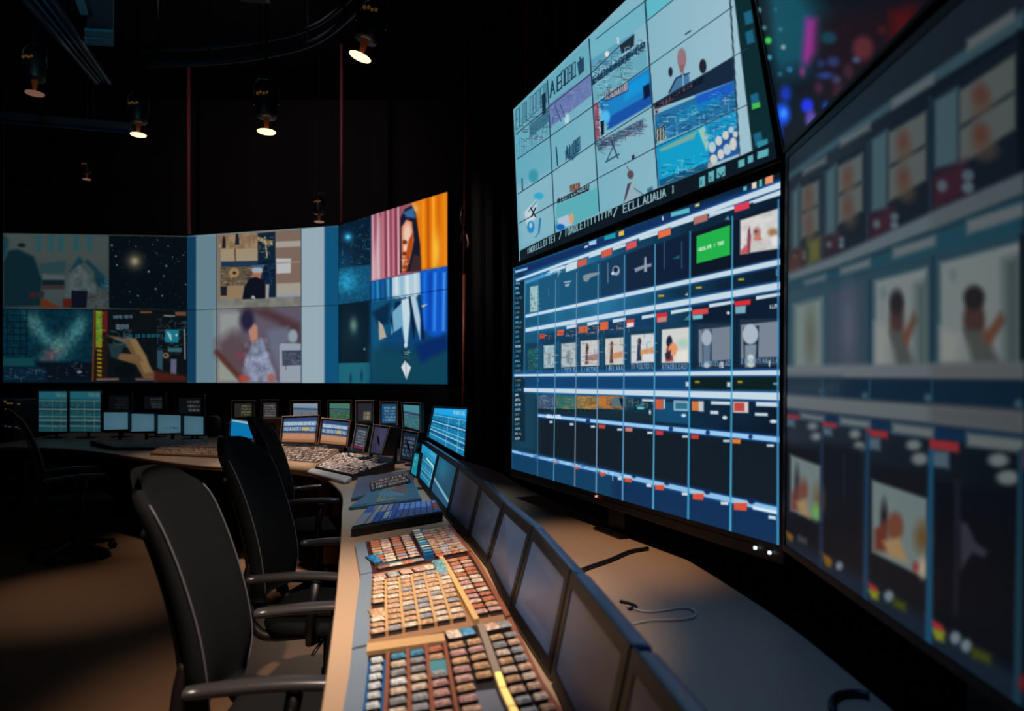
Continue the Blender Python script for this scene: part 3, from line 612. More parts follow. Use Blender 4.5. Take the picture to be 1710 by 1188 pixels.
    def face(q, sc):
        cv.poly(q, (118,134,134), soft=4)
        x0,y0 = q[0]; w = q[1][0]-x0; h = q[3][1]-y0; s_ = (q[1][1]-y0)/w
        cv.ell((x0+w*.22,y0+h*.52), w*.06, h*.2, (30,26,34), soft=5); cv.ell((x0+w*.42,y0+h*.65), w*.15, h*.2, (120,72,54), soft=5)
        cv.poly([(x0+w*.05,y0+h*.7),(x0+w*.25,y0+h*.55),(x0+w*.3,y0+h),(x0+w*.05,y0+h*.98)], (110,52,42), soft=6); cv.poly([(x0+w*.2,y0+h*.85),(x0+w*.5,y0+h*.8),(x0+w*.65,y0+h*1.15),(x0+w*.3,y0+h*1.05)], (170,140,96), soft=6)
        cv.ell((x0+w*.92,y0+h*.8), w*.14, h*.2, (110,84,50), soft=10)
    face([(138,340),(240,378),(240,560),(138,525)], 1); cv.ell((222,530),12,24,(110,180,90),soft=6)
    face([(408,424),(590,486),(590,752),(408,662)], 2); cv.ell((575,715),14,30,(190,170,140),soft=6); cv.ell((552,712),9,14,(150,50,50),soft=5)
    cv.poly([(680,420),(702,424),(698,700),(690,870),(676,866)], (26,28,42), soft=5); cv.poly([(700,560),(724,570),(752,630),(790,660),(780,680),(740,665),(702,720)], (52,54,68), soft=5)
    cv.line((315,340),(316,480), 6, (24,24,34))
    for x,y,s_ in [(134,610,14),(258,690,20),(408,790,28),(620,920,36)]:
        cv.poly([(x-s_,y-s_*1.4),(x+s_*.6,y-s_*.4),(x+s_*.8,y+s_*.3),(x,y+s_*.2)], (168,44,50) if x>300 else (150,96,30), soft=4); cv.poly([(x-s_*.6,y-s_*.3),(x+s_*.8,y+s_*.2),(x+s_*.7,y+s_*1.1),(x,y+s_*.9)], (140,150,40) if x>300 else (140,104,24), soft=5)
    for x,y,r in [(300,708,12),(464,808,16),(684,946,18),(720,972,18)]: cv.ell((x,y), r, r*1.15, (120,134,146), soft=4)
    cv.poly([(480,815),(520,832),(520,860),(480,842)], (70,80,16), soft=6); cv.poly([(738,975),(800,1000),(800,1035),(738,1010)], (66,74,20), soft=6); cv.poly([(165,608),(190,620),(190,634),(165,624)], (80,84,90), soft=6)
    for x0,x1,w,c in [(243,232,5,(30,50,84)),(394,378,9,(26,64,98)),(604,590,13,(24,82,116)),(900,886,15,(24,62,80))]: cv.line((x0,270 if x0<500 else 330),(x1,1300), w/1.98*1.3, c, w/1.98*2, soft=4)
    cv.ell((905,1095),14,26,(120,30,40),soft=6)
    cv.c *= .86-.1*np.clip((cv.X-1400)/300, 0, 1)[...,None]
def paint_backdrop(cv):    # blurred stage picture above the near display
    cv.sc(1.98, 1250, 0); cv.fill((12,16,26))
    cv.poly([(0,-60),(170,-60),(250,60),(200,230),(100,250),(0,180)], (14,74,90), soft=50)
    cv.poly([(-20,-60),(60,-60),(110,520),(40,520),(-40,100)], (8,22,30), soft=20)
    cv.poly([(190,60),(228,60),(226,170),(196,214),(178,200),(184,120)], (150,46,140), soft=16)
    cv.poly([(240,60),(800,-60),(800,120),(300,420),(220,300)], (26,14,22), soft=40)
    cv.poly([(470,40),(545,20),(540,110),(470,150)], (70,12,16), soft=24); cv.ell((378,160),34,40,(84,36,44),soft=12)
    for x,y,r,c in [(33,34,9,(90,150,160)),(52,92,7,(70,130,140)),(65,134,11,(60,200,80)),(115,156,8,(130,150,150)),(106,97,7,(50,110,130)),(69,190,8,(60,140,170)),(55,230,8,(90,170,190)),(65,285,8,(60,190,70)),(68,320,6,(80,150,150)),(136,230,10,(40,100,140)),(104,245,8,(30,90,110)),(90,32,5,(40,110,120)),(8,25,5,(40,110,120))]: cv.ell((x,y), r, r, c, soft=4)
    cv.ell((123,310),18,26,(20,50,170),soft=10); cv.ell((112,378),26,36,(24,80,230),soft=10); cv.ell((116,375),10,14,(60,140,240),soft=6); cv.ell((96,440),16,36,(26,60,200),soft=10); cv.ell((194,350),20,24,(30,50,230),soft=8); cv.ell((206,395),18,30,(90,70,160),soft=8); cv.ell((108,500),12,14,(90,90,150),soft=6)
    for x,y,rx,ry,c in [(280,204,20,16,(40,50,100)),(254,250,26,12,(36,56,120)),(292,266,14,14,(56,60,90)),(356,198,12,10,(70,80,110)),(255,352,9,14,(20,70,190)),(232,290,14,20,(60,30,50)),(240,210,14,14,(30,44,90)),(178,236,9,16,(120,50,110)),(330,236,16,24,(56,30,40)),(296,300,18,26,(50,26,36)),(265,125,26,20,(20,60,74)),(440,100,14,14,(56,20,26))]: cv.ell((x,y), rx, ry, c, soft=8)
def wall_a_top(cv):     # upper left wall panel
    cv.sm = .7; cv.sc(4.0975, 0, 370)
    cv.fill((56,66,66)); cv.poly([(20,80),(500,80),(745,100),(745,300),(300,260),(100,200)], (60,70,68), soft=20)
    for x in (245,330,400,505,595): cv.poly([(x,95),(x+36,97),(x+34,205),(x,200)], (34,74,82), soft=6)
    cv.poly([(20,190),(40,150),(60,200)], (40,70,74), soft=8); cv.ell((148,163),28,14,(14,26,30),soft=3)
    cv.poly([(20,280),(60,200),(120,190),(230,240),(290,400),(280,580),(20,590)], (12,34,42), soft=8); cv.poly([(0,60),(60,130),(40,230),(0,260)], (20,52,60), soft=10)
    cv.poly([(270,290),(450,270),(440,350),(270,360)], (36,60,66), soft=8); cv.poly([(290,360),(445,370),(445,400),(290,400)], (66,80,82), soft=5); cv.poly([(290,400),(445,402),(445,440),(290,440)], (18,26,34), soft=4); cv.poly([(280,440),(445,440),(445,465),(280,465)], (52,40,40), soft=3)
    cv.poly([(280,470),(490,470),(490,525),(290,520)], (58,68,70), soft=4); cv.poly([(470,350),(540,240),(640,340),(660,440),(740,480),(742,400),(600,260)], (18,50,62), soft=6)
    cv.poly([(445,390),(540,300),(640,420),(660,500),(450,480)], (66,78,80), soft=10); cv.noise(.25, 8, 4, [(445,390),(540,300),(740,420),(740,560),(450,520)])
    cv.poly([(490,472),(600,476),(590,592),(485,592)], (12,16,28), soft=3); cv.poly([(280,520),(420,590),(280,592)], (84,40,20), soft=4); cv.poly([(430,530),(488,528),(486,590),(430,588)], (70,26,18), soft=4); cv.ell((225,505),24,20,(56,26,28),soft=5); cv.ell((280,500),24,28,(34,36,44),soft=5)
    cv.speck([(600,480),(740,480),(740,590),(600,590)], [(84,50,34),(60,70,74),(20,40,66),(90,84,70)], 50, 3, 9, 5); cv.speck([(680,360),(740,360),(740,480),(690,480)], [(76,110,116),(30,80,100)], 20, 3, 9, 6)
    stars(cv, [(745,96),(1285,106),(1285,606),(745,596)], 1)
    cv.glow((922,272), 52, (104,94,74), .9); cv.glow((922,272), 22, (160,146,120), .8)
    for x,y,r in [(1138,305,7),(1018,343,8),(792,238,6),(800,298,6),(765,163,7),(1078,127,4),(930,172,4),(1045,158,4),(1151,169,4),(1182,243,4),(1220,272,4),(1120,373,5),(1065,462,7),(1110,509,6),(944,509,6),(1255,231,4),(1271,432,5),(886,481,4),(893,552,4),(1073,217,4)]: cv.ell((x,y), r*.8, r*.8, (104,132,140), soft=1.6)
def stars(cv, q, seed, bg=(5,14,20)):
    cv.poly(q, bg, soft=1.5); r = random.Random(seed)
    x0, x1 = min(p[0] for p in q), max(p[0] for p in q); y0, y1 = min(p[1] for p in q)+8, max(p[1] for p in q)-8
    for i in range(90):
        x = r.uniform(x0+8,x1-8); y = r.uniform(y0,y1); cv.ell((x,y), r.uniform(1,2.6), r.uniform(1,2.6), r.choice([(40,70,84),(30,60,80),(60,80,90),(20,50,70)]), soft=1.2)
def wall_a_bottom(cv):
    cv.sm = .7; cv.sc(4.0975, 0, 370); cv.fill((5,24,34))
    cv.poly([(20,606),(645,606),(640,1095),(20,1090)], (6,38,52), soft=2)
    cv.poly([(180,640),(260,660),(300,760),(400,830),(480,740),(560,650),(590,700),(520,800),(470,900),(420,960),(290,940),(370,880),(270,800)], (30,82,90), soft=46)
    cv.poly([(190,650),(250,660),(330,780),(395,850),(470,760),(560,660),(585,670),(540,790),(450,880),(400,930),(340,850),(240,760)], (52,104,110), soft=20, a=.9)
    cv.poly([(400,850),(430,880),(340,950),(290,945)], (92,78,86), soft=12, a=.8)
    cv.glow((405,850), 60, (74,112,108), .8); cv.glow((340,915), 50, (84,66,76), .8, 40); cv.glow((230,700), 40, (56,90,94), .7, 60); cv.glow((550,720), 30, (50,92,96), .7, 70)
    cv.noise(.35, 5, 6, [(20,606),(645,606),(640,960),(20,960)])
    for y in range(640,930,44): cv.line((24,y),(190,y+4), 1.3, (3,14,20))
    for x in range(50,190,44): cv.line((x,610),(x,930), 1.2, (3,16,22))
    cv.poly([(20,935),(230,935),(235,990),(20,990)], (14,60,66), soft=5); cv.poly([(240,960),(640,965),(640,1095),(300,1095)], (8,16,26), soft=8); cv.poly([(20,990),(310,1000),(320,1090),(20,1090)], (8,28,44), soft=5)
    cv.speck([(30,1000),(300,1000),(300,1080),(30,1080)], [(30,70,90),(60,100,110),(14,34,60)], 60, 3, 9, 7); cv.speck([(330,970),(630,970),(600,1080),(330,1080)], [(60,80,90),(24,30,60),(90,84,84)], 26, 2, 6, 8)
    cv.ell((543,1030),16,9,(110,110,110),soft=2)
    cv.poly([(640,608),(740,608),(735,1095),(632,1095)], (30,20,18), soft=1.5); cv.poly([(655,612),(698,612),(698,860),(655,860)], (96,124,30), soft=2); cv.poly([(703,614),(735,614),(735,760),(705,760)], (90,22,26), soft=2)
    cv.speck([(655,612),(698,612),(698,860),(655,860)], [(40,70,20),(130,150,50),(60,110,90)], 34, 3, 8, 9)
    for i in range(9): y = 820+i*28; cv.poly([(664,y),(696,y+4),(694,y+18),(666,y+14)], (134,112,22), soft=1.6)
    cv.line((645,610),(634,1092), 2.4, (100,52,18))
    q = [(740,606),(1285,608),(1278,1100),(735,1095)]; cv.poly(q, (10,16,20), soft=1.5)
    text(cv, 'NIOTI0I IOEIIN', (778,664), (905,660), 18, 18, (70,96,110), 1.1); text(cv, '0OIOIOI', (796,734), (888,734), 26, 26, (86,104,120), 1.3); text(cv, 'IIOI CO O OIOIOII', (850,796), (1120,790), 18, 18, (24,90,110), 1.2)
    cv.speck([(1070,640),(1270,640),(1270,960),(1070,900)], [(40,60,70),(80,90,96),(26,90,110),(60,50,50)], 70, 3, 10, 10)
    cv.poly([(960,616),(1036,616),(1036,628),(960,628)], (110,66,40), soft=2); cv.poly([(1198,618),(1274,618),(1274,646),(1200,644)], (96,66,52), soft=3); cv.poly([(1120,640),(1196,644),(1196,652),(1122,650)], (110,116,120), soft=2)
    cv.poly([(1130,740),(1225,742),(1220,830),(1128,826)], (22,108,132), soft=2); cv.line((1150,760),(1165,800),2.4,(150,180,170)); cv.line((1165,770),(1172,810),2.,(150,180,170)); cv.poly([(1150,866),(1244,866),(1242,894),(1148,892)], (48,92,100), soft=2); cv.ell((1208,778),8,9,(150,170,170),soft=2)
    cv.poly([(1075,880),(1115,880),(1112,1020),(1075,1000)], (40,70,84), soft=3); cv.poly([(1168,942),(1208,942),(1206,1050),(1166,1046)], (86,88,112), soft=2); cv.ell((1135,918),22,20,(110,90,64),soft=3); cv.ell((1133,916),9,8,(20,20,26),soft=2); cv.line((1262,740),(1266,940),2,(110,120,124))
    cv.poly([(730,780),(880,800),(920,850),(1000,960),(1080,1060),(1070,1095),(980,1070),(930,980),(800,940),(820,900),(900,910),(860,840)], (96,74,50), soft=5)
    cv.poly([(880,800),(930,800),(1000,920),(1040,1030),(990,1040),(930,900)], (120,98,66), soft=5); cv.poly([(800,906),(950,910),(980,960),(820,944)], (104,78,54), soft=4); cv.poly([(740,840),(860,830),(840,880),(800,940),(760,930)], (28,48,54), soft=5); cv.ell((850,1020),70,50,(6,12,16),soft=8); cv.speck([(760,740),(880,740),(900,860),(760,860)], [(60,100,110),(90,110,116),(20,40,50)], 34, 3, 10, 11)
    cv.poly([(1060,1020),(1278,1060),(1278,1098),(1050,1095)], (64,26,20), soft=8); cv.poly([(660,1074),(812,1072),(812,1088),(660,1090)], (96,78,66), soft=2); cv.poly([(926,1072),(1050,1072),(1050,1090),(926,1090)], (86,66,56), soft=3)
def wall_b(cv):           # middle wall panels, both rows share the coordinates
    cv.sm = .7; cv.sc(3.3, 300, 310); cv.fill((112,140,150))
    cv.poly([(35,280),(92,280),(92,1090),(35,1085)], (14,56,84), soft=4); cv.poly([(94,280),(205,275),(205,1090),(94,1090)], (98,126,138), soft=5)
    cv.poly([(205,270),(670,240),(668,665),(203,686)], (124,110,94), soft=1.5)
    # shelves
    cv.poly([(215,275),(430,262),(430,345),(215,352)], (132,108,82), soft=2); cv.poly([(228,352),(432,345),(432,415),(228,420)], (152,136,112), soft=2); cv.poly([(228,420),(530,412),(530,450),(228,450)], (26,50,76), soft=3); cv.poly([(225,450),(520,445),(520,550),(225,555)], (90,80,66), soft=3)
    for x0,x1,y0,y1 in [(232,254,280,346),(304,328,266,326)]: cv.poly([(x0+6,y0),(x1-6,y0),(x1,y0+30),(x1,y1),(x0,y1)], (24,28,38), soft=2)
    cv.noise(.3, 7, 3, [(215,275),(430,262),(430,345),(215,352)]); cv.line((305,352),(308,440), 2, (70,40,36)); cv.speck([(225,455),(420,450),(380,545),(225,550)], [(150,130,96),(24,30,40),(90,60,40),(170,150,120)], 90, 3, 10, 14); cv.ell((300,480),28,26,(150,122,80),soft=3); cv.ell((302,482),10,9,(40,36,34),soft=2)
    cv.poly([(430,262),(528,254),(532,620),(470,620),(430,470)], (14,34,54), soft=2); text(cv, 'VIATEILLIIN', (432,302), (512,330), 18, 20, (176,150,104), 1.2); text(cv, 'XTXIX', (470,300), (482,400), 16, 18, (196,168,110), 1.5); cv.speck([(440,290),(500,285),(500,400),(440,410)], [(150,130,90),(40,60,84)], 30, 3, 7, 15); cv.speck([(440,420),(520,420),(520,520),(460,520)], [(6,10,20),(40,70,110)], 40, 4, 10, 16)
    cv.poly([(528,254),(668,240),(668,620),(532,624)], (120,100,88), soft=2); cv.poly([(530,310),(668,304),(668,336),(530,342)], (158,152,146), soft=3); cv.poly([(532,402),(614,402),(612,482),(534,486)], (176,178,180), soft=2); cv.poly([(534,540),(668,536),(668,604),(534,612)], (156,150,138), soft=4); cv.poly([(534,608),(668,602),(668,618),(534,624)], (130,146,180), soft=3); cv.line((534,428),(668,420),2,(150,130,116))
    cv.poly([(225,555),(350,550),(345,625),(225,625)], (140,116,88), soft=3); cv.poly([(225,556),(262,556),(260,608),(226,608)], (24,30,40), soft=2)
    cv.poly([(208,625),(668,612),(668,665),(204,684)], (114,114,108), soft=3); cv.noise(.15, 10, 8, [(208,625),(668,612),(668,665),(204,684)])
    cv.ell((428,466),30,24,(150,164,176),soft=2.5); cv.poly([(400,480),(452,482),(446,516),(404,508)], (160,104,76), soft=3); cv.poly([(345,628),(356,560),(384,512),(420,504),(460,520),(474,560),(474,622)], (12,18,30), soft=2); cv.poly([(392,620),(402,606),(414,612),(416,626)], (160,166,172), soft=2); cv.poly([(474,545),(494,545),(490,622),(474,622)], (146,142,138), soft=2)
    cv.poly([(395,440),(470,436),(462,452),(400,454)], (70,90,110), soft=2)
    # lower picture
    cv.poly([(203,686),(668,668),(670,1088),(203,1086)], (92,84,98), soft=1.5)
    cv.poly([(205,690),(350,684),(330,780),(260,880),(205,930)], (138,144,142), soft=26); cv.poly([(330,690),(480,676),(668,760),(668,870),(540,760),(400,700)], (74,52,58), soft=16); cv.poly([(205,860),(290,800),(380,880),(390,980),(330,1060),(205,940)], (88,70,78), soft=30)
    cv.poly([(205,930),(330,1070),(330,1086),(205,1086)], (140,144,134), soft=16); cv.line((205,920),(340,1068), 9, (82,50,40), soft=8)
    cv.ell((372,742),38,60,(36,32,58),soft=12); cv.poly([(380,800),(412,760),(428,780),(430,850),(410,880),(390,850)], (176,124,104), soft=6); cv.poly([(410,860),(450,840),(480,900),(530,1060),(540,1084),(350,1084),(360,960)], (128,136,160), soft=8); cv.noise(.3, 8, 9, [(340,860),(480,840),(550,1084),(340,1084)])
    cv.poly([(480,800),(600,780),(620,860),(560,880),(540,1000),(500,900)], (98,104,122), soft=14); cv.ell((355,1064),30,22,(150,72,66),soft=8); cv.ell((505,1060),22,26,(150,96,92),soft=8); cv.ell((330,940),20,16,(120,60,72),soft=8)
    cv.poly([(550,880),(560,870),(668,872),(668,1086),(552,1086)], (144,154,166), soft=3); cv.poly([(564,910),(668,908),(668,990),(566,994)], (66,70,90), soft=2.5); cv.speck([(570,915),(665,912),(665,985),(570,985)], [(130,140,150),(40,44,60),(96,104,120)], 50, 4, 10, 18); cv.ell((625,830),26,36,(136,152,166),soft=6)
    cv.poly([(668,240),(800,226),(800,1095),(670,1095)], (148,168,180), soft=2); cv.poly([(798,226),(880,222),(880,1095),(798,1095)], (16,80,118), soft=5)
    for a,b in [((204,272),(204,1088)),((669,240),(671,1090))]: cv.line(a, b, 1.3, (30,60,78))
def wall_c(cv):           # right wall panels
    cv.sm = .7; cv.sc(3.3, 300, 310); cv.fill((6,40,70))
    stars(cv, [(870,215),(1055,160),(1055,440),(870,460)], 3, (6,30,48)); cv.glow((928,285), 26, (30,140,196), .95); cv.glow((928,283), 10, (130,210,230), .9); cv.glow((900,410), 60, (10,60,96), .6)
    cv.speck([(900,240),(1045,200),(1045,430),(890,430)], [(24,90,130),(60,130,160)], 30, 2, 6, 30)
    cv.poly([(874,456),(1050,436),(1052,632),(874,656)], (12,74,108), soft=1.5); cv.glow((920,530), 62, (36,150,190), .85, 60); cv.noise(.3, 3.5, 12, [(874,456),(1050,436),(1052,632),(874,656)])
    cv.poly([(872,660),(1052,640),(1052,978),(874,978)], (5,26,40), soft=1.5); cv.glow((958,775), 20, (150,180,160), .95, 40); cv.glow((950,820), 70, (12,50,60), .5, 90); cv.ell((1018,902),4,5,(170,180,170),soft=2)
    cv.poly([(874,980),(1052,976),(1052,1095),(874,1092)], (26,96,116), soft=1.5); cv.ell((942,1065),6,24,(14,50,70),soft=4); cv.ell((1003,1050),6,30,(14,50,74),soft=4)
    # striped drapes with a profile
    cv.poly([(1054,162),(1475,36),(1475,445),(1054,528)], (150,84,100), soft=1.5)
    for i,x in enumerate(range(1060,1225,14)):
        cv.poly([(x,158-(x-1054)*.3),(x+8,155-(x-1054)*.3),(x+14,520-(x-1054)*.2),(x+2,522-(x-1054)*.2)], [(196,120,134),(120,50,70),(214,170,180),(150,66,88)][i%4] if x > 1105 else [(206,170,180),(160,84,104)][i%2], soft=4)
    cv.poly([(1060,440),(1105,180),(1112,518),(1056,526)], (214,180,184), soft=12, a=.7)
    cv.poly([(1280,95),(1475,36),(1475,445),(1330,470)], (222,120,16), soft=2)
    for i,x in enumerate([1300,1335,1362,1392,1420,1452]): cv.poly([(x,92-(x-1290)*.3),(x+12,88-(x-1290)*.3),(x+16,462-(x-1330)*.17),(x+4,464-(x-1330)*.17)], [(196,88,8),(246,150,24),(184,76,6),(252,170,40),(210,100,10),(240,140,24)][i], soft=6)
    cv.glow((1415,360), 22, (255,206,70), .7, 100); cv.glow((1300,130), 20, (240,196,110), .7, 40)
    cv.poly([(1215,480),(1216,180),(1240,130),(1278,110),(1300,150),(1326,330),(1330,470)], (24,24,44), soft=4); cv.poly([(1225,480),(1222,230),(1250,190),(1280,200),(1290,300),(1270,400),(1240,480)], (214,130,92), soft=4)
    cv.ell((1255,270),22,62,(232,196,176),soft=8); cv.ell((1240,312),14,12,(120,50,30),soft=3); cv.ell((1240,375),14,10,(110,40,24),soft=3); cv.ell((1244,345),10,18,(240,200,170),soft=4); cv.poly([(1262,300),(1288,250),(1284,340),(1250,470),(1228,480)], (176,74,24), soft=4); cv.speck([(1222,400),(1262,390),(1255,470),(1222,475)], [(240,200,170),(110,40,20)], 26, 2, 6, 31)
    cv.poly([(1232,150),(1290,120),(1300,180),(1250,175)], (60,120,180), soft=5, a=.8); cv.poly([(1290,380),(1328,390),(1330,468),(1270,470)], (60,40,44), soft=5)
    # blue drapes
    cv.poly([(1054,530),(1475,447),(1475,1108),(1054,1095)], (12,66,112), soft=1.5)
    cv.poly([(1170,508),(1325,478),(1328,600),(1170,625)], (170,200,216), soft=3)
    for x,c in [(1056,(20,110,190)),(1082,(40,140,200)),(1110,(20,90,160)),(1140,(80,160,210)),(1185,(210,222,230)),(1215,(140,180,206)),(1245,(214,226,232)),(1290,(200,214,222)),(1330,(14,90,210)),(1365,(30,130,230)),(1395,(16,80,190)),(1420,(50,150,235)),(1450,(16,96,210))]:
        cv.poly([(x,532-(x-1054)*.197),(x+16,529-(x-1054)*.197),(x+18,640-(x-1054)*.12),(x+4,640-(x-1054)*.12)], c, soft=6)
    cv.poly([(1335,470),(1475,450),(1475,830),(1420,860),(1340,780)], (14,84,200), soft=14)
    for x,c in [(1345,(30,120,220)),(1375,(10,60,160)),(1402,(60,150,235)),(1425,(16,80,190)),(1452,(80,160,230))]: cv.poly([(x,480),(x+12,480),(x+6,800),(x-4,800)], c, soft=7)
    cv.poly([(1054,640),(1200,620),(1160,800),(1120,860),(1054,1000)], (14,80,116), soft=16); cv.poly([(1060,700),(1160,640),(1150,760),(1100,780)], (6,40,70), soft=10)
    cv.poly([(1096,745),(1120,770),(1140,835),(1100,852)], (176,166,148), soft=3)
    cv.poly([(1165,820),(1170,690),(1200,640),(1238,632),(1240,860),(1225,780)], (110,166,196), soft=5); cv.poly([(1190,640),(1240,630),(1170,700),(1180,820),(1160,740)], (8,34,70), soft=4)
    cv.poly([(1222,632),(1290,608),(1270,720),(1255,880),(1245,895),(1235,820)], (190,214,224), soft=4); cv.poly([(1270,612),(1300,604),(1330,740),(1325,850),(1290,720)], (170,200,216), soft=5); cv.poly([(1262,614),(1272,612),(1300,780),(1290,860),(1275,760)], (10,30,60), soft=4); cv.poly([(1325,610),(1345,780),(1352,860),(1330,840)], (8,30,80), soft=5)
    cv.poly([(1332,662),(1368,652),(1340,674)], (190,190,170), soft=2); cv.poly([(1120,880),(1300,900),(1475,820),(1475,1108),(1060,1095)], (10,58,84), soft=26); cv.poly([(1054,900),(1475,930),(1475,1108),(1054,1095)], (14,66,86), soft=30)
    cv.poly([(1300,880),(1475,820),(1475,900),(1330,980)], (8,40,100), soft=16); cv.poly([(1242,966),(1275,1002),(1250,1070),(1221,1000)], (206,214,220), soft=2); cv.line((1246,970),(1250,1066),1.5,(150,160,180))
    cv.speck([(1222,900),(1262,900),(1258,960),(1228,960)], [(30,60,60),(140,180,170),(10,20,30)], 24, 2, 7, 33); cv.ell((1246,880),9,14,(200,220,224),soft=3)
    cv.line((1053,162),(1053,1095), 1.4, (10,50,80))
# --- small displays, drawn in 0..100 x 0..100
def p_text(bg, fg, rows, seed=1, x0=30, x1=95, hdr=None, y0=12, y1=92, n=10):
    def f(cv):
        cv.fill(bg); r = random.Random(seed)
        if hdr: cv.poly([(0,0),(100,0),(100,y0-4),(0,y0-6)], hdr, soft=3)
        for i in range(rows):
            y = y0+(y1-y0)*(i+.5)/rows; a = r.uniform(x0, x0+15); hh = (y1-y0)/rows*.42
            m = r.random()
            if m < .45: cv.poly([(a,y-hh*.3),(x1,y-hh*.3),(x1,y+hh*.2),(a,y+hh*.3)], tuple(v*.55 for v in fg), soft=3)
            cv.glyphs((a,y+hh*.6),(x1,y+hh*.6), hh*1.2, r.randint(n-2,n+4), fg, seed*7+i, 1.6, .9)
    return f
def p_cyan(seed, dark=False, split=True):
    def f(cv):
        b = (20,62,72) if dark else (22,120,168); l = (86,108,100) if dark else (150,206,222); m = (14,46,58) if dark else (14,84,130)
        cv.fill(b); r = random.Random(seed)
        cv.poly([(0,0),(100,0),(100,20),(0,18)], tuple(min(255,v*1.35) for v in b), soft=3)
        for i in range(5):
            y0 = 22+i*16; cv.poly([(0,y0),(100,y0+2),(100,y0+13),(0,y0+11)], m if i%2 else b, soft=2)
        cv.speck([(2,24),(98,26),(98,98),(2,96)], [l,m,(60,160,190) if not dark else (36,86,90)], 90, 1.5, 6, seed)
        for y,h in [(23,1.4),(44,3),(62,1.6),(72,3),(86,2)]: cv.poly([(0,y-h/2),(100,y+1-h/2),(100,y+1+h/2),(0,y+h/2)], l, soft=1.6)
        for x in ((48,80) if split else (30,60,85)): cv.line((x,22),(x,100), 1.4, l, a=.8)
        cv.glyphs((60,12),(97,13), 7, 9, l, seed, 1.2)
    return f
def p_dim(bg, specks=None, seed=1):
    def f(cv):
        cv.fill(bg); cv.glow((70,40), 50, tuple(v*1.25 for v in bg), .7); cv.glow((20,90), 40, tuple(v*.75 for v in bg), .6)
        if specks: cv.speck([(4,4),(96,4),(96,96),(4,96)], specks, 40, 2, 8, seed)
    return f
def p_warm(seed):     # blue lists above a tan work area
    def f(cv):
        cv.fill((44,66,110)); cv.poly([(0,62),(100,64),(100,101),(0,101)], (176,128,96), soft=4)
        cv.poly([(0,14),(100,16),(100,32),(0,30)], (120,150,176), soft=2); cv.poly([(0,36),(100,38),(100,54),(0,52)], (84,120,156), soft=2)
        cv.glyphs((4,30),(98,31), 12, 16, (200,216,226), seed, 1.4); cv.glyphs((4,52),(98,54), 13, 12, (190,200,190), seed+1, 1.4)
        cv.poly([(58,40),(76,40),(76,52),(58,52)], (190,166,84), soft=2)
        cv.glyphs((10,78),(98,80), 9, 12, (210,180,150), seed+2, 1., .5); cv.poly([(0,88),(100,90),(100,101),(0,101)], (150,98,70), soft=5)
    return f
def p_hills(seed, g=(60,110,100)):
    def f(cv):
        cv.fill((80,112,150)); cv.poly([(0,0),(100,0),(100,30),(0,24)], tuple(min(255,v*1.3) for v in g), soft=5)
        cv.poly([(0,30),(100,34),(100,42),(0,38)], tuple(v*.6 for v in g), soft=4); cv.poly([(0,42),(100,44),(100,101),(0,101)], g, soft=4)
        cv.speck([(5,50),(95,52),(95,96),(5,96)], [(190,196,160),(40,60,50),(120,150,150),(210,200,150)], 50, 2, 8, seed)
    return f
# ------------------------------------------------------------------ the room
WALLM = mat('black_wall_paint', (16,17,21), .8, noise=.3, nscale=3)
CEILM = mat('black_ceiling', (12,12,14), .9, noise=.3, nscale=4)
FLOORM = mat('brown_floor', (150,112,84), .55, noise=.06, nscale=6)
CE = 6.2
def struct(name, lo, hi, m):
    o = MB().box(lo, hi).build(name, m); o['kind'] = 'structure'; return o
struct('floor', (-9,-1.6,-.1), (1.7,11.2,0), FLOORM)
struct('ceiling', (-9,-1.6,CE), (1.7,11.2,CE+.1), CEILM)
struct('wall_back', (-9,11.2,-.1), (1.7,11.3,CE+.1), WALLM)
struct('wall_left', (-9.1,-1.6,-.1), (-9,11.3,CE+.1), WALLM)
struct('wall_right', (1.7,-1.6,-.1), (1.8,11.3,CE+.1), WALLM)
struct('wall_front', (-9.1,-1.7,-.1), (1.8,-1.6,CE+.1), WALLM)
# faint joint lines of the wall panels behind
# ------------------------------------------------------------------ video wall
cols = [(-7.73,10.0), (-5.03,10.2), (-2.5,9.5), (-.754,7.75)]
ZB, ZM, ZT = 1.395, 2.516, 3.664
VW = [('lower', ZM-.004, ZB), ('upper', ZT, ZM+.004)]
lab = {('upper',0):'upper left video wall panel showing a street scene beside a starry sky',
       ('lower',0):'lower left video wall panel showing a teal nebula and a hand over controls',
       ('upper',1):'upper middle video wall panel showing a man in a shop between pale bands',
       ('lower',1):'lower middle video wall panel showing a blurred seated figure between pale bands',
       ('upper',2):'upper right video wall panel with orange and pink drapes and a face in profile',
       ('lower',2):'lower right video wall panel with blue drapes and a white diamond shape'}
for i in range(3):
    (xa, ya), (xb, yb) = cols[i], cols[i+1]
    d = Vector((xb-xa, yb-ya, 0)).normalized()*.004
    for nm, zt, zb in VW:
        q = [Vector((xa,ya,zt))+d, Vector((xb,yb,zt))-d, Vector((xb,yb,zb))-d, Vector((xa,ya,zb))+d]
        pf = {('upper',0):wall_a_top, ('lower',0):wall_a_bottom}.get((nm,i)) or (wall_b if i == 1 else wall_c)
        nx = [330,290,220][i]; ny = [150,150,190][i]
        display('video_wall_panel', lab[(nm,i)], 'video wall panel', q, nx, ny, pf, bezel=.003, thick=.08, group='video wall panels', bev=0)
base = MB()
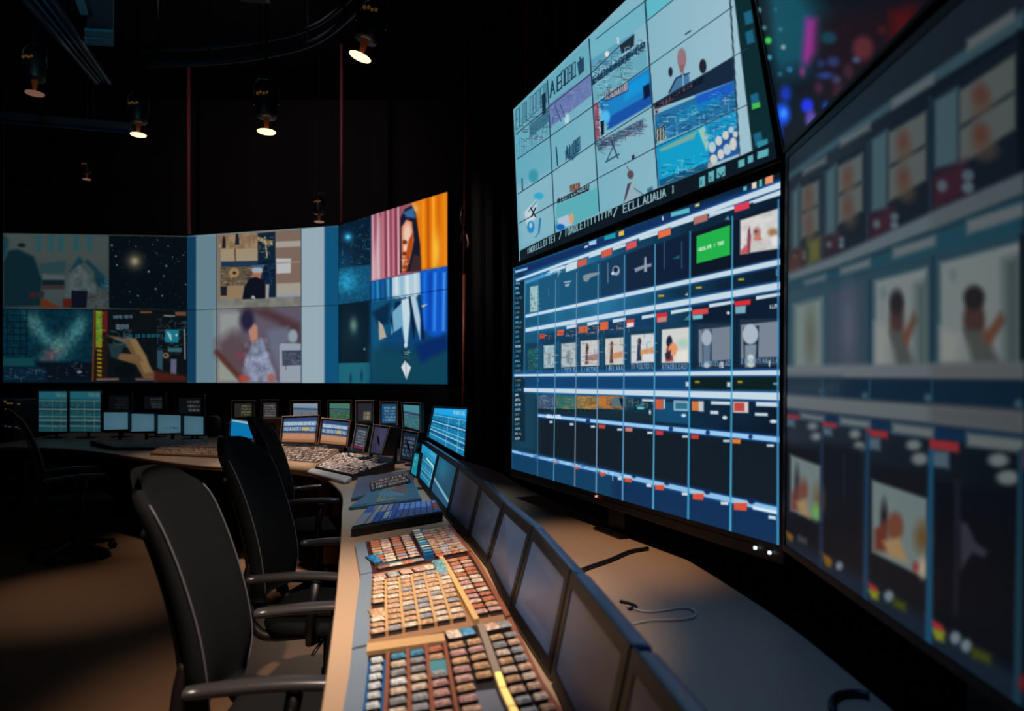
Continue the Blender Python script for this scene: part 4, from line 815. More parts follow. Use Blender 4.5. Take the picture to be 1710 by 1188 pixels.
for i in range(3):
    (xa, ya), (xb, yb) = cols[i], cols[i+1]
    dd = Vector((xb-xa, yb-ya, 0)).normalized(); nn = Vector((dd.y, -dd.x, 0))
    a = Vector((xa,ya,0))-nn*.01; b = Vector((xb,yb,0))-nn*.01
    up = Vector((0,0,ZB-.01)); bk = -nn*.3
    base.add([a+up, b+up, b, a, a+up+bk, b+up+bk, b+bk, a+bk], [(0,1,2,3),(7,6,5,4),(0,4,5,1),(1,5,6,2),(2,6,7,3),(3,7,4,0)])
solo(base, 'video_wall_base', WALLM, 'black base running under the curved video wall', 'base')
# cables / poles hanging from the ceiling above the joints of the wall
def pole(x, y, z0, z1, r, m, label, name='hanging_cable', cat='cable', lean=0):
    return solo(MB().tube([(x,y,z0),(x+lean*.5,y,(z0+z1)/2),(x+lean,y,z1)], r, 8), name, m, label, cat, smooth=True)
PINK = mat('dusky_red_cable', (160,84,92), .5); DPINK = mat('dark_red_cable', (120,60,54), .5)
pole(-7.66,9.93, ZT+.02, CE, .016, DPINK, 'dim red cable dropping to the far left end of the video wall')
pole(-4.93,10.05, ZT+.0, CE, .028, PINK, 'dusky red cable hanging above the left joint of the video wall')
pole(-2.42,9.35, ZT+.02, CE, .022, PINK, 'dusky red cable hanging above the right joint of the video wall')
PY = 7.2
cpx = (772-CX)/F*PY
cp = thing('support_pole', 'thin copper pole with a small hook just right of the video wall', 'pole', (cpx,PY,0))
MB().tube([(cpx,PY,0),(cpx+.02,PY,2.6)], .016, 8).build('lower_pole', COPP, cp, smooth=True)
MB().tube([(cpx+.02,PY,2.6),(cpx+.05,PY,CE)], .013, 8).build('upper_pole', PINK, cp, smooth=True)
pole((880-CX)/F*4.62, 4.62, 0, CE, .014, mat('deep_red_pole', (150,20,26), .5), 'deep red pole behind the large right displays', 'support_pole', 'pole')
# tangle of fittings hooked on the copper pole
hk = cp
MB().tube([P(771,345,PY-.04),P(769,365,PY-.05),P(774,380,PY-.05),P(770,398,PY-.04),P(772,404,PY-.03)], .009, 6).build('clip', METAL, hk, smooth=True)
MB().tube([P(779,392,PY-.03),P(782,405,PY-.04),P(781,416,PY-.03)], .01, 6).build('tie', mat('cream_plastic', (196,180,150), .5), hk, smooth=True)
# black drapes between the video wall and the displays
rows = []
for z in (0.01, 1.1, 2.2, 3.3, CE-.06):
    rows.append([(-.42+ i*.028, 6.75-.02*i*.5+.05*math.sin(i*1.3+.2*z)+(.02*math.sin(i*.7)), z) for i in range(46)])
cb = MB().grid(rows); cb2 = [[(x,y+.015,z) for x,y,z in r] for r in rows]; cb.grid([r[::-1] for r in cb2])
solo(cb, 'stage_curtain', mat('black_velvet', (13,15,22), .9, bump=.2), 'black stage curtain between the video wall and the large right displays', 'curtain', smooth=True)

# ------------------------------------------------------------------ ceiling fittings
def arc(pts, n=10):
    out = []; pts = [Vector(p) for p in pts]; Q = [pts[0]*2-pts[1]]+pts+[pts[-1]*2-pts[-2]]
    for i in range(1, len(Q)-2):
        for k in range(n):
            t = k/n; a, b, c, d = Q[i-1], Q[i], Q[i+1], Q[i+2]
            out.append(.5*((2*b)+(c-a)*t+(2*a-5*b+4*c-d)*t*t+(3*b-a-3*c+d)*t**3))
    out.append(pts[-1]); return out
TR = mat('truss_black', (44,50,60), .3, .6)
rt = thing('lighting_rail', 'curved black lighting rail under the dark ceiling', 'lighting rail', (-2.0,5.8,4.4))
rp = arc([Pz(240,108,4.4),Pz(337,105,4.4),Pz(434,94,4.4),Pz(524,71,4.4),Pz(590,22,4.4),Pz(640,-40,4.4)], 8)
MB().tube(rp, .03, 8).build('rail', TR, rt, smooth=True)
MB().tube([p+Vector((0,.0,.14)) for p in rp], .02, 8).build('upper_rail', TR, rt, smooth=True)
for p in rp[2::7]: MB().tube([p, (p.x,p.y,CE)], .012, 6).build('hanger', DMETAL, rt)
bm = thing('lighting_beam', 'straight steel lighting beam at the upper left', 'lighting beam', (-4.3,6.1,3.9))
M0 = Matrix.Identity(4)
b0, b1 = Vector((-5.9,5.9,3.92)), Vector((-3.62,6.3,3.86))
dx = (b1-b0).normalized(); sd = dx.cross(Vector((0,0,1)))
def beam(a, b, w, h):
    dx = (b-a).normalized(); sd = dx.cross(Vector((0,0,1))).normalized()*w/2; up = Vector((0,0,h/2))
    return [a-sd+up, a+sd+up, a+sd-up, a-sd-up], [b-sd+up, b+sd+up, b+sd-up, b-sd-up]
MB().hexa(*beam(b0, b1, .12, .07)).build('beam', mat('steel_grey', (74,76,82), .4, .4), bm, bevel=.006)
MB().hexa(*beam(b0+Vector((0,-.05,-.05)), b1+Vector((0,-.05,-.05)), .02, .03)).build('lower_edge', mat('steel_blue', (30,44,80), .4, .4), bm)
for t in (.15,.5,.85):
    p = b0.lerp(b1, t); MB().tube([p+Vector((0,0,.03)), (p.x,p.y,CE)], .012, 6).build('hanger', DMETAL, bm)
db = thing('diagonal_truss', 'slanting black truss with thin blue edges at the top left', 'truss', (-3.2,4.6,3.9))
d0, d1 = Vector((-3.12,4.1,4.05)), Vector((-3.42,5.5,3.95))
for k in range(4):
    off = Vector((.07*k-.1, 0, .0))
    MB().tube([d0+off, d1+off*.5], .012 if k % 3 else .03, 8).build('tube', mat('truss_blue', (30,70,92), .3, .5) if k%3 else TR, db, smooth=True)
for t in (.1,.6): p = d0.lerp(d1, t); MB().tube([p, (p.x,p.y,CE)], .012, 6).build('hanger', DMETAL, db)
lb = thing('ceiling_panel', 'teal metal light box hung at the top left corner', 'light box', (-2.75,CE,3.9))
TEAL = mat('teal_metal', (52,104,118), .45, .3)
z = 3.98
c = [Pz(138,-60,z), Pz(192,-60,z), Pz(191,78,z), Pz(146,62,z)]
MB().hexa([p+Vector((0,0,.16)) for p in c], c).build('housing', mat('teal_metal_dark', (24,52,62), .5, .3), lb, bevel=.01)
for y0, y1 in ((52,60),(64,68),(70,75)):
    c2 = [Pz(141,y0,z-.02), Pz(189,y0+2,z-.02), Pz(190,y1+3,z-.02), Pz(142,y1,z-.02)]
    MB().hexa([p+Vector((0,0,.025)) for p in c2], c2).build('louvre', TEAL, lb)
c3 = [Pz(121,-10,z-.06), Pz(137,-10,z-.06), Pz(148,26,z-.06), Pz(134,26,z-.06)]
MB().hexa([p+Vector((0,0,.08)) for p in c3], c3).build('bracket', TEAL, lb, bevel=.006)
p = c[0].lerp(c[2], .5); MB().tube([p+Vector((0,0,.15)), (p.x,p.y,CE)], .015, 6).build('hanger', DMETAL, lb)
sb = thing('ceiling_vent', 'small teal edged vent at the top of the ceiling', 'vent', tuple(Pz(425,0,4.2)))
c = [Pz(392,-14,4.2), Pz(448,-14,4.2), Pz(452,7,4.2), Pz(398,1,4.2)]
MB().hexa([p+Vector((0,0,.2)) for p in c], c).build('frame', TEAL, sb, bevel=.01)
MB().hexa([p*.7+(c[0]+c[1]+c[2]+c[3])/4*.3+Vector((0,0,0)) for p in c], [p*.7+(c[0]+c[1]+c[2]+c[3])/4*.3+Vector((0,0,-.015)) for p in c]).build('grille', DMETAL, sb)

GLOW = mat('lamp_disc', (255,214,160), .4, emit=(255,226,180), estr=1.6)
GLOWD = mat('lamp_disc_dim', (150,110,90), .4, emit=(120,84,70), estr=.8)
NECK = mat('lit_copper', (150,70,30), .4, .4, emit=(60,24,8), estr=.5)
BOLT = mat('lit_brass_fitting', (180,140,60), .3, .8, emit=(90,64,20), estr=.5)  # yellow lamplight on the brass put in as emission
def lamp_root():
    t = thing('spotlight', '', 'spotlight', (0,0,0), 'ceiling spotlights')       # origin at the lit disc
    MB().lathe([(.0,.12),(.075,.12),(.085,.15),(.085,.30),(.07,.35),(.04,.38)], 20).build('can', BLK, t, smooth=True)
    MB().lathe([(.012,.012),(.016,.03),(.026,.12)], 14).build('neck', NECK, t, smooth=True)
    MB().lathe([(.072,0),(.075,.006),(.03,.014)], 24).build('lit_disc', GLOW, t)
    MB().tube([(-.105,0,.23),(-.105,0,.40),(-.06,0,.45),(.06,0,.45),(.105,0,.40),(.105,0,.23)], .011, 8).build('yoke', DMETAL, t, smooth=True)
    MB().tube([(0,0,.44),(0,0,.8)], .012, 8).build('hanger', DMETAL, t)
    f = MB()
    for k in range(4): f.box((-.05+k*.026,-.092,.28+.008*(k%2)), (-.034+k*.026,-.080,.30+.008*(k%2)))
    f.build('fitting', BOLT, t)
    return t
L0 = lamp_root()
lamps = [((445,221),5.5,0,'lit ceiling spotlight in the middle, right of the dark upper centre',GLOW),
         ((231,226),6.0,0,'lit ceiling spotlight hanging beside the end of the steel beam',GLOW),
         ((601,96),4.2,18,'tilted lit spotlight under the end of the curved rail',GLOW),
         ((58,157),5.0,0,'dim ceiling spotlight farthest to the left',GLOWD),
         ((533,371),8.6,0,'small distant spotlight just above the video wall',GLOWD),
         ((145,300),8.0,0,'tiny distant spotlight over the left of the video wall',GLOWD)]
for i, ((px,py),Y,tilt,label,gm) in enumerate(lamps):
    o = L0 if i == 0 else copy_tree(L0)
    k_ = [1.0,.9,.95,.85,.85,.6][i]; o.scale = (k_,)*3
    o.location = P(px,py,Y); o.rotation_euler = (0, math.radians(tilt), .0); o['label'] = label
    for ch in o.children:
        if ch.name.startswith('lit_disc') and gm is GLOWD: ch.data = ch.data.copy(); ch.data.materials[0] = GLOWD
        if ch.name.startswith('hanger'):
            ch.data = ch.data.copy()
            top = (CE-o.location.z)/math.cos(math.radians(tilt))/k_
            for v in ch.data.vertices:
                if v.co.z > .7: v.co.z = top

# ------------------------------------------------------------------ large right displays
def rayplane(px, py, p0, n):
    d = Vector(((px-CX)/F, 1, -(py-HY)/F)); o = Vector((0,0,H))
    return o+d*((p0-o).dot(n)/d.dot(n))
lq = [P(858,448,3.954), P(1305,288,2.16), P(1303,911,2.16), P(855,783,3.954)]
lr, lo_, ln = display('large_display', 'large lower display with rows of blue lined video thumbnails', 'display', lq, 620, 460, paint_lower, bezel=.018, thick=.06, group='large wall displays')
stand(lr, lo_, ln, .75, w=.13)
lo4 = [lo_[3]-ln*.001, lo_[2]-ln*.001]; dz = Vector((0,0,.045))
MB().hexa([lo4[0]+ln*.004, lo4[1]+ln*.004, lo4[1]+ln*.004-dz, lo4[0]+ln*.004-dz*.6], [p-ln*.05 for p in (lo4[0], lo4[1], lo4[1]-dz, lo4[0]-dz*.6)]).build('lower_bezel', BLK, lr, bevel=.004)
LED = mat('white_led', (255,255,255), .3, emit=(235,245,255), estr=1.5); LEDR = mat('amber_led', (255,160,130), .3, emit=(240,150,120), estr=1.)
for px, py, Y, m_ in ((1264,915,2.24,LED),(1288,923,2.18,LED),(998,829,3.05,LEDR)):
    p = rayplane(px, py, lq[3], ln)+ln*.008
    MB().lathe([(.001,-.006),(.006,-.004),(.006,.004),(.001,.006)], 10, Matrix.Translation(p)).build('power_light', m_, lr)
bl = P(868,437,3.985); br = P(1299,264,2.13)
hd = (br-bl).normalized(); nb = Vector((hd.y,-hd.x,0)).normalized(); nb = nb if nb.y < 0 else -nb
a = math.radians(9); upv = Vector((0,0,1))*math.cos(a)+nb*math.sin(a); pn = hd.cross(upv).normalized()
uq = [rayplane(858,183,bl,pn), rayplane(1226,-174,bl,pn), rayplane(1299,264,bl,pn), bl]
ur, uo, un = display('large_display', 'large upper display showing a grid of pale teal camera views', 'display', uq, 440, 520, paint_upper, bezel=.012, thick=.06, group='large wall displays')
for t in (.25,.75):
    p = uo[0].lerp(uo[1], t)*.5+uo[3].lerp(uo[2], t)*.5-un*.05
    MB().tube([p-un*.02, p-un*.12, Vector((p.x-un.x*.12,p.y-un.y*.12,CE))], .03, 8).build('ceiling_mount', DMETAL, ur)
sq = [P(1319,264,2.05), Vector((.776,.35,2.164)), Vector((.776,.35,.958)), P(1314,910,2.05)]
sq[1].z = sq[0].z; sq[2].z = sq[3].z
sr, so, sn = display('large_display', 'nearest large display at the right edge, dim and out of focus', 'display', sq, 520, 340, paint_side, bezel=.022, thick=.06, group='large wall displays')
stand(sr, so, sn, .681, w=.13)
gq = [Vector((.655,2.03,3.2)), Vector((.60,.5,3.2)), Vector((.80,.5,2.262)), P(1312,248,2.09)]
gr, go, gn = display('large_display', 'dark upper display with blurred stage lights above the nearest display', 'display', gq, 240, 200, paint_backdrop, bezel=.012, thick=.05, group='large wall displays')
for t in (.3,.8):
    p = go[0].lerp(go[1], t)*.5+go[3].lerp(go[2], t)*.5-gn*.05
    MB().tube([p-gn*.02, p-gn*.12, Vector((p.x-gn.x*.12,p.y-gn.y*.12,CE))], .03, 8).build('ceiling_mount', DMETAL, gr)

# ------------------------------------------------------------------ curved desk
I = [(-.27,.7),(-.36,1.1),(-.419,1.44),(-.582,2.17),(-.762,2.92),(-.904,3.49),(-1.107,4.23),(-1.5,4.98),(-2.0,5.3),(-2.6,5.45),(-3.68,6.18),(-4.66,6.75),(-5.6,6.9)]
O = [(.83,.7),(.83,1.1),(.83,1.55),(.79,2.1),(.62,2.95),(.35,3.6),(.1,4.3),(-.2,5.3),(-.9,6.5),(-1.9,7.3),(-3.2,8.0),(-4.6,8.5),(-5.8,8.7)]
I3 = arc([(x,y,0) for x,y in I], 6); O3 = arc([(x,y,0) for x,y in O], 6)
dk = thing('control_desk', 'long curved tan control desk sweeping from the foreground to the far left', 'desk', (0,3,0))
ZD = .75
top = MB(); n = len(I3); rows = []
for i in range(n):
    a, b = I3[i], O3[i]; r = []
    for t in (0, 1): r.append(a.lerp(b, t))
    e = (b-a).normalized()
    rows.append([(r[0]+e*.004)+Vector((0,0,ZD)), r[1]+Vector((0,0,ZD)), r[1]+Vector((0,0,ZD-.035)), r[0]+e*.012+Vector((0,0,ZD-.035)), r[0]+Vector((0,0,ZD-.022)), r[0]+Vector((0,0,ZD-.008))])
top.grid(rows, close=True); k = len(rows[0]); top.f += [tuple(range(k)), tuple((n-1)*k+j for j in range(k))[::-1]]
top.build('desktop', WOODR, dk)
fp = MB(); r1 = []
for i in range(n):
    e = (O3[i]-I3[i]).normalized(); p = I3[i]+e*.5; q = p+e*.02
    r1.append([p+Vector((0,0,0)), p+Vector((0,0,ZD-.036)), q+Vector((0,0,ZD-.036)), q])
fp.grid(r1, close=True).build('front_panel', mat('desk_panel_black', (20,18,18), .6), dk)
bp = MB(); r1 = []
for i in range(n):
    e = (O3[i]-I3[i]).normalized(); p = O3[i]-e*.06; q = p+e*.02
    r1.append([p+Vector((0,0,0)), p+Vector((0,0,ZD-.036)), q+Vector((0,0,ZD-.036)), q])
bp.grid(r1, close=True).build('rear_panel', mat('desk_panel_black', (20,18,18), .6), dk)
# black shelf under the large displays
pl = MB(); r1 = []
for x, y in [(.885,.3),(.885,1.5),(.835,2.1),(.66,2.95),(.4,3.6),(.2,4.2)]:
    r1.append([(x,y,.0),(x,y,.68),(x+.45,y+.25,.68),(x+.45,y+.25,0)])
pl.grid(r1, close=True); pl.f += [(0,1,2,3),(23,22,21,20)]
solo(pl, 'equipment_plinth', BLK, 'long black equipment plinth under the large right displays', 'plinth')

# ------------------------------------------------------------------ the near key fields
def XL(Y): return float(np.interp(Y, [.9,1.2,1.40,1.594,1.905,2.37,2.84], [-.27,-.31,-.337,-.3695,-.433,-.523,-.655]))
def XR(Y): return float(np.interp(Y, [.9,1.28,1.46,1.905,2.44,3.0], [.18,.11,.062,-.018,-.132,-.285]))
def LP(y): return Vector((XL(y), y, 0))
def RP(y): y2 = y*1.075+.015; return Vector((XR(y2), y2, 0))
def kp(y, t, z): p = LP(y).lerp(RP(y), t); p.z = z; return p
ZK = .772
def zk(t): return ZK+.02*t
def tray(name, label, y0, y1, mbase, trim, rtrim, cat='keyboard'):
    t = thing(name, label, cat, tuple(kp((y0+y1)/2, .5, ZD+.001)), 'button keyboards along the near desk')
    N = 10; ys = [y0+(y1-y0)*i/N for i in range(N+1)]
    mb = MB(); mb.grid([[kp(y,.0,ZD+.001), kp(y,.0,zk(0)-.002), kp(y,1.,zk(1)-.002), kp(y,1.,ZD+.001)] for y in ys], close=True)
    mb.f += [(0,1,2,3), (N*4+3,N*4+2,N*4+1,N*4)]; mb.build('tray', mbase, t)
    mb = MB(); mb.grid([[kp(y,-.06,ZD+.0015), kp(y,-.055,zk(0)), kp(y,.05,zk(0)+.004), kp(y,.05,zk(0)-.001)] for y in ys], close=True); mb.f += [(0,1,2,3),(N*4+3,N*4+2,N*4+1,N*4)]
    mb.build('armrest_edge', trim, t)
    mb = MB(); mb.grid([[kp(y,.985,zk(1)-.001), kp(y,.985,zk(1)+.008), kp(y,1.02,zk(1)+.010), kp(y,1.02,ZD+.001)] for y in ys], close=True); mb.f += [(0,1,2,3),(N*4+3,N*4+2,N*4+1,N*4)]
    mb.build('side_trim', rtrim, t)
    return t
TAN = mat('tan_panel', (150,112,82), .5, noise=.15, nscale=30); DBLUE = mat('deep_blue_panel', (18,84,140), .4); NAVY = mat('dark_panel', (34,30,32), .5)
RUST = mat('rust_trim', (140,84,60), .45, noise=.2, nscale=50); LTAN = mat('pale_tan_trim', (200,160,112), .45, noise=.12, nscale=50)
KC = {}
def kc(n, rgb):
    m = mat('key_'+n, rgb, .3, spec=.6); nt = m.node_tree; b = nt.nodes['Principled BSDF']
    tc = nt.nodes.new('ShaderNodeTexCoord'); oi = nt.nodes.new('ShaderNodeObjectInfo')
    mp = nt.nodes.new('ShaderNodeVectorMath'); mp.operation = 'MULTIPLY'; mp.inputs[1].default_value = (2.2,1.5,.8)
    ml = nt.nodes.new('ShaderNodeMath'); ml.operation = 'MULTIPLY'; ml.inputs[1].default_value = 60
    ad = nt.nodes.new('ShaderNodeVectorMath'); ad.operation = 'ADD'
    nz = nt.nodes.new('ShaderNodeTexNoise'); nz.inputs['Scale'].default_value = 1.9; nz.inputs['Detail'].default_value = 3
    nt.links.new(tc.outputs['Object'], mp.inputs[0]); nt.links.new(oi.outputs['Random'], ml.inputs[0])
    nt.links.new(mp.outputs[0], ad.inputs[0]); nt.links.new(ml.outputs[0], ad.inputs[1]); nt.links.new(ad.outputs[0], nz.inputs['Vector'])
    rp_ = nt.nodes.new('ShaderNodeValToRGB'); e = rp_.color_ramp.elements
    c = lin(rgb); e[0].position = .40; e[0].color = (c[0]*.75, c[1]*.72, c[2]*.72, 1); e[1].position = .62; e[1].color = (*[min(1,v*1.3) for v in c], 1)
    k1 = rp_.color_ramp.elements.new(.455); k1.color = (c[0]*.95, c[1]*.93, c[2]*.92, 1)
    k2 = rp_.color_ramp.elements.new(.475); k2.color = (c[0]*.22+.01, c[1]*.15+.01, c[2]*.15+.01, 1)
    k3 = rp_.color_ramp.elements.new(.495); k3.color = (*c, 1)
    nt.links.new(nz.outputs['Fac'], rp_.inputs[0]); nt.links.new(rp_.outputs[0], b.inputs['Base Color']); KC[n] = m
for n_, rgb in dict(cream=(222,204,182), tan=(202,164,128), peach=(216,180,156), grey=(158,158,160), white=(222,230,232), orange=(190,118,88), rose=(200,158,150), blue=(84,150,186), teal=(110,166,176), brown=(150,96,66), skyblue=(40,130,190), silver=(190,190,200)).items(): kc(n_, rgb)
kmesh = {}
def key_mesh(m):
    if m in kmesh: return kmesh[m]
    mb = MB(); w, d, h = .5, .5, 1
    lo = [(-w,-d,0),(w,-d,0),(w,d,0),(-w,d,0)]; mi = [(-w*.94,-d*.92,.7),(w*.94,-d*.92,.7),(w*.94,d*.92,.7),(-w*.94,d*.92,.7)]; hi = [(-w*.8,-d*.66,1),(w*.8,-d*.66,1),(w*.8,d*.66,.96),(-w*.8,d*.66,.96)]
    mb.add(lo+mi+hi, [(3,2,1,0)]+[(i,(i+1)%4,4+(i+1)%4,4+i) for i in range(4)]+[(4+i,4+(i+1)%4,8+(i+1)%4,8+i) for i in range(4)]+[(8,9,10,11)])
    o = mb.build('key', KC[m]); o.data.materials.append(mat('key_side', (34,22,18), .5))
    for pi in range(5): o.data.polygons[pi].material_index = 1
    kmesh[m] = o.data; C.objects.unlink(o); bpy.data.objects.remove(o); return kmesh[m]
def put_key(parent, y, t, w, d, h, m, jit=.03, name='key', z=None, rz=0):
    p = kp(y, t, 0); p.z = (zk(t)-.003) if z is None else z
    v = RP(y)-LP(y); ang = math.atan2(v.y, v.x)
    o = bpy.data.objects.new(name, key_mesh(m)); C.objects.link(o); o.parent = parent
    o.location = p-Vector(parent['_org']); o.scale = (w, d, h)
    o.rotation_euler = (random.uniform(-.06,.06), -.045+random.uniform(-.03,.03), ang+rz+random.uniform(-jit, jit)); return o
def strip(parent, y0, y1, t0, w, m, name='divider', h=.012, t1=None, N=6):
    t1 = t0 if t1 is None else t1
    mb = MB(); rws = []
    for i in range(N+1):
        f = i/N; y = y0+(y1-y0)*f; t = t0+(t1-t0)*f; z = zk(t)
        rws.append([kp(y,t-w/2,z-.002), kp(y,t-w/2,z+h), kp(y,t+w/2,z+h), kp(y,t+w/2,z-.002)])
    mb.grid(rws, close=True); mb.f += [(0,1,2,3),(N*4+3,N*4+2,N*4+1,N*4)]
    return mb.build(name, m, parent)
R = random.Random(5)
# nearest panel
t1 = tray('button_keyboard', 'nearest button keyboard with white and blue keys and rust dividers', .98, 1.715, NAVY, TRIMB, RUST)
strip(t1, .98, 1.62, .105, .11, DBLUE, 'blue_backing', h=.002)
colsN = [.105,.235,.35,.465,.60,.715,.865,.96]
wid   = [.075,.095,.095,.095,.105,.10,.09,.08]
for t0 in (.17,.292,.408,.527): strip(t1, .98, 1.64, t0, .022, RUST, h=.012)
strip(t1, .98, 1.70, .79, .045, mat('grey_tan_trim', (150,134,118), .5), 'centre_strip', h=.014)
GL = mat('lit_yellow_strip', (255,214,120), .4, emit=(255,214,120), estr=.75)
for k in range(4): strip(t1, 1.12+k*.075, 1.185+k*.075, .79, .034, GL, 'lit_indicator', h=.018, N=2)
strip(t1, .98, 1.36, .70, .11, mat('plain_grey_pad', (112,116,126), .6), 'grey_pad', h=.008)
pal = [['white','white','cream','cream'],['grey','cream','grey','white'],['cream','grey','tan','white'],['cream','rose','tan','grey'],['tan','peach','rose','grey'],['peach','silver','tan','rose'],['tan','peach','cream','grey'],['peach','grey','tan','cream']]
for c_, t in enumerate(colsN):
    y = 1.20
    while y < 1.64:
        if not (c_ == 5 and y < 1.39) and not (c_ == 3 and 1.47 < y < 1.55):
            m = R.choice(pal[c_])
            if c_ in (1,2,3) and y > 1.57: m = R.choice(['blue','orange','teal'])
            if c_ == 0 and y > 1.43: m = 'white'
            put_key(t1, y, t, .40*wid[c_], .024, .020, m)
        y += .0445
strip(t1, 1.47, 1.55, .465, .10, mat('teal_pad', (72,138,150), .4), 'teal_pad', h=.008, N=2)
strip(t1, 1.655, 1.705, .29, .5, LTAN, 'cross_bar', h=.010, N=2)
for t, m in ((.60,'cream'),(.69,'blue'),(.86,'peach'),(.945,'grey')): put_key(t1, 1.675, t, .04, .05, .018, m)
# middle panel
t2 = tray('button_keyboard', 'middle button keyboard of orange tan keys between pale wooden dividers', 1.73, 2.36, TAN, TRIMB, RUST)
colsM = [.11,.225,.335,.445,.555,.665,.835,.94]
for t0 in (.168,.28,.39,.50,.61): strip(t2, 1.77, 2.22, t0, .02, LTAN, h=.014)
strip(t2, 1.73, 2.36, .775, .04, mat('straw_trim', (226,180,116), .45, noise=.1, nscale=40), 'centre_strip', h=.016, t1=.70)
DK = mat('key_gap_brown', (38,24,20), .7)
for c_, t in enumerate(colsM): strip(t2, 1.77, 2.24 if c_ < 6 else 2.34, t, .095, DK, 'key_bed', h=.001)
for c_, t in enumerate(colsM):
    y = 1.79
    while y < (2.25 if c_ < 6 else 2.32):
        dt = -.045*((y-1.73)/.6) if c_ in (6,7) else 0
        if c_ == 0 and 1.9 < y < 2.0:
            put_key(t2, y+.02, t, .05, .085, .014, 'tan'); y += .11; continue
        m = R.choice(['tan','cream','tan','peach','cream','grey'] if c_ < 6 else ['peach','rose','cream','orange','tan'])
        put_key(t2, y, t+dt, .040, .0245, .018, m); y += .0425
for t, m in ((.12,'rose'),(.235,'grey'),(.35,'peach'),(.47,'rose'),(.57,'cream')): put_key(t2, 2.285, t, .042, .05, .014, m)
for y in (2.21,2.26,2.31): put_key(t2, y, .665, .05, .04, .02, 'teal')
# farther panel
t3 = tray('button_keyboard', 'farther button keyboard of rust and pink keys with a raised blue stripe', 2.375, 2.82, mat('maroon_panel', (70,34,40), .5), TRIMB, RUST)
strip(t3, 2.40, 2.80, .60, .10, DBLUE, 'blue_stripe', h=.018, t1=.62)
y = 2.43
while y < 2.79: put_key(t3, y, .60, .038, .024, .008, R.choice(['teal','skyblue','white','teal']), z=zk(.6)+.017); y += .036
strip(t3, 2.38, 2.43, .33, .42, mat('petrol_edge', (24,84,108), .4), 'petrol_edge', h=.006, N=2)
for t, m in ((.17,'brown'),(.27,'cream'),(.38,'orange'),(.48,'grey')): put_key(t3, 2.392, t, .055, .03, .014, m)
for c_, t in enumerate([.14,.245,.36,.475]):
    y = 2.455
    while y < 2.79:
        m = R.choice([['teal','tan','orange'],['grey','cream','rose'],['rose','silver','orange','grey'],['rose','peach','silver']][c_])
        put_key(t3, y, t, .042, .0225, .015, m); y += .0375
put_key(t3, 2.50, .09, .035, .13, .02, 'skyblue')
for c_, t in enumerate([.71,.79,.87,.95]):
    y = 2.40
    while y < 2.80:
        put_key(t3, y, t, .033, .0235, .015, R.choice(['rose','peach','orange','cream','tan','silver'])); y += .037
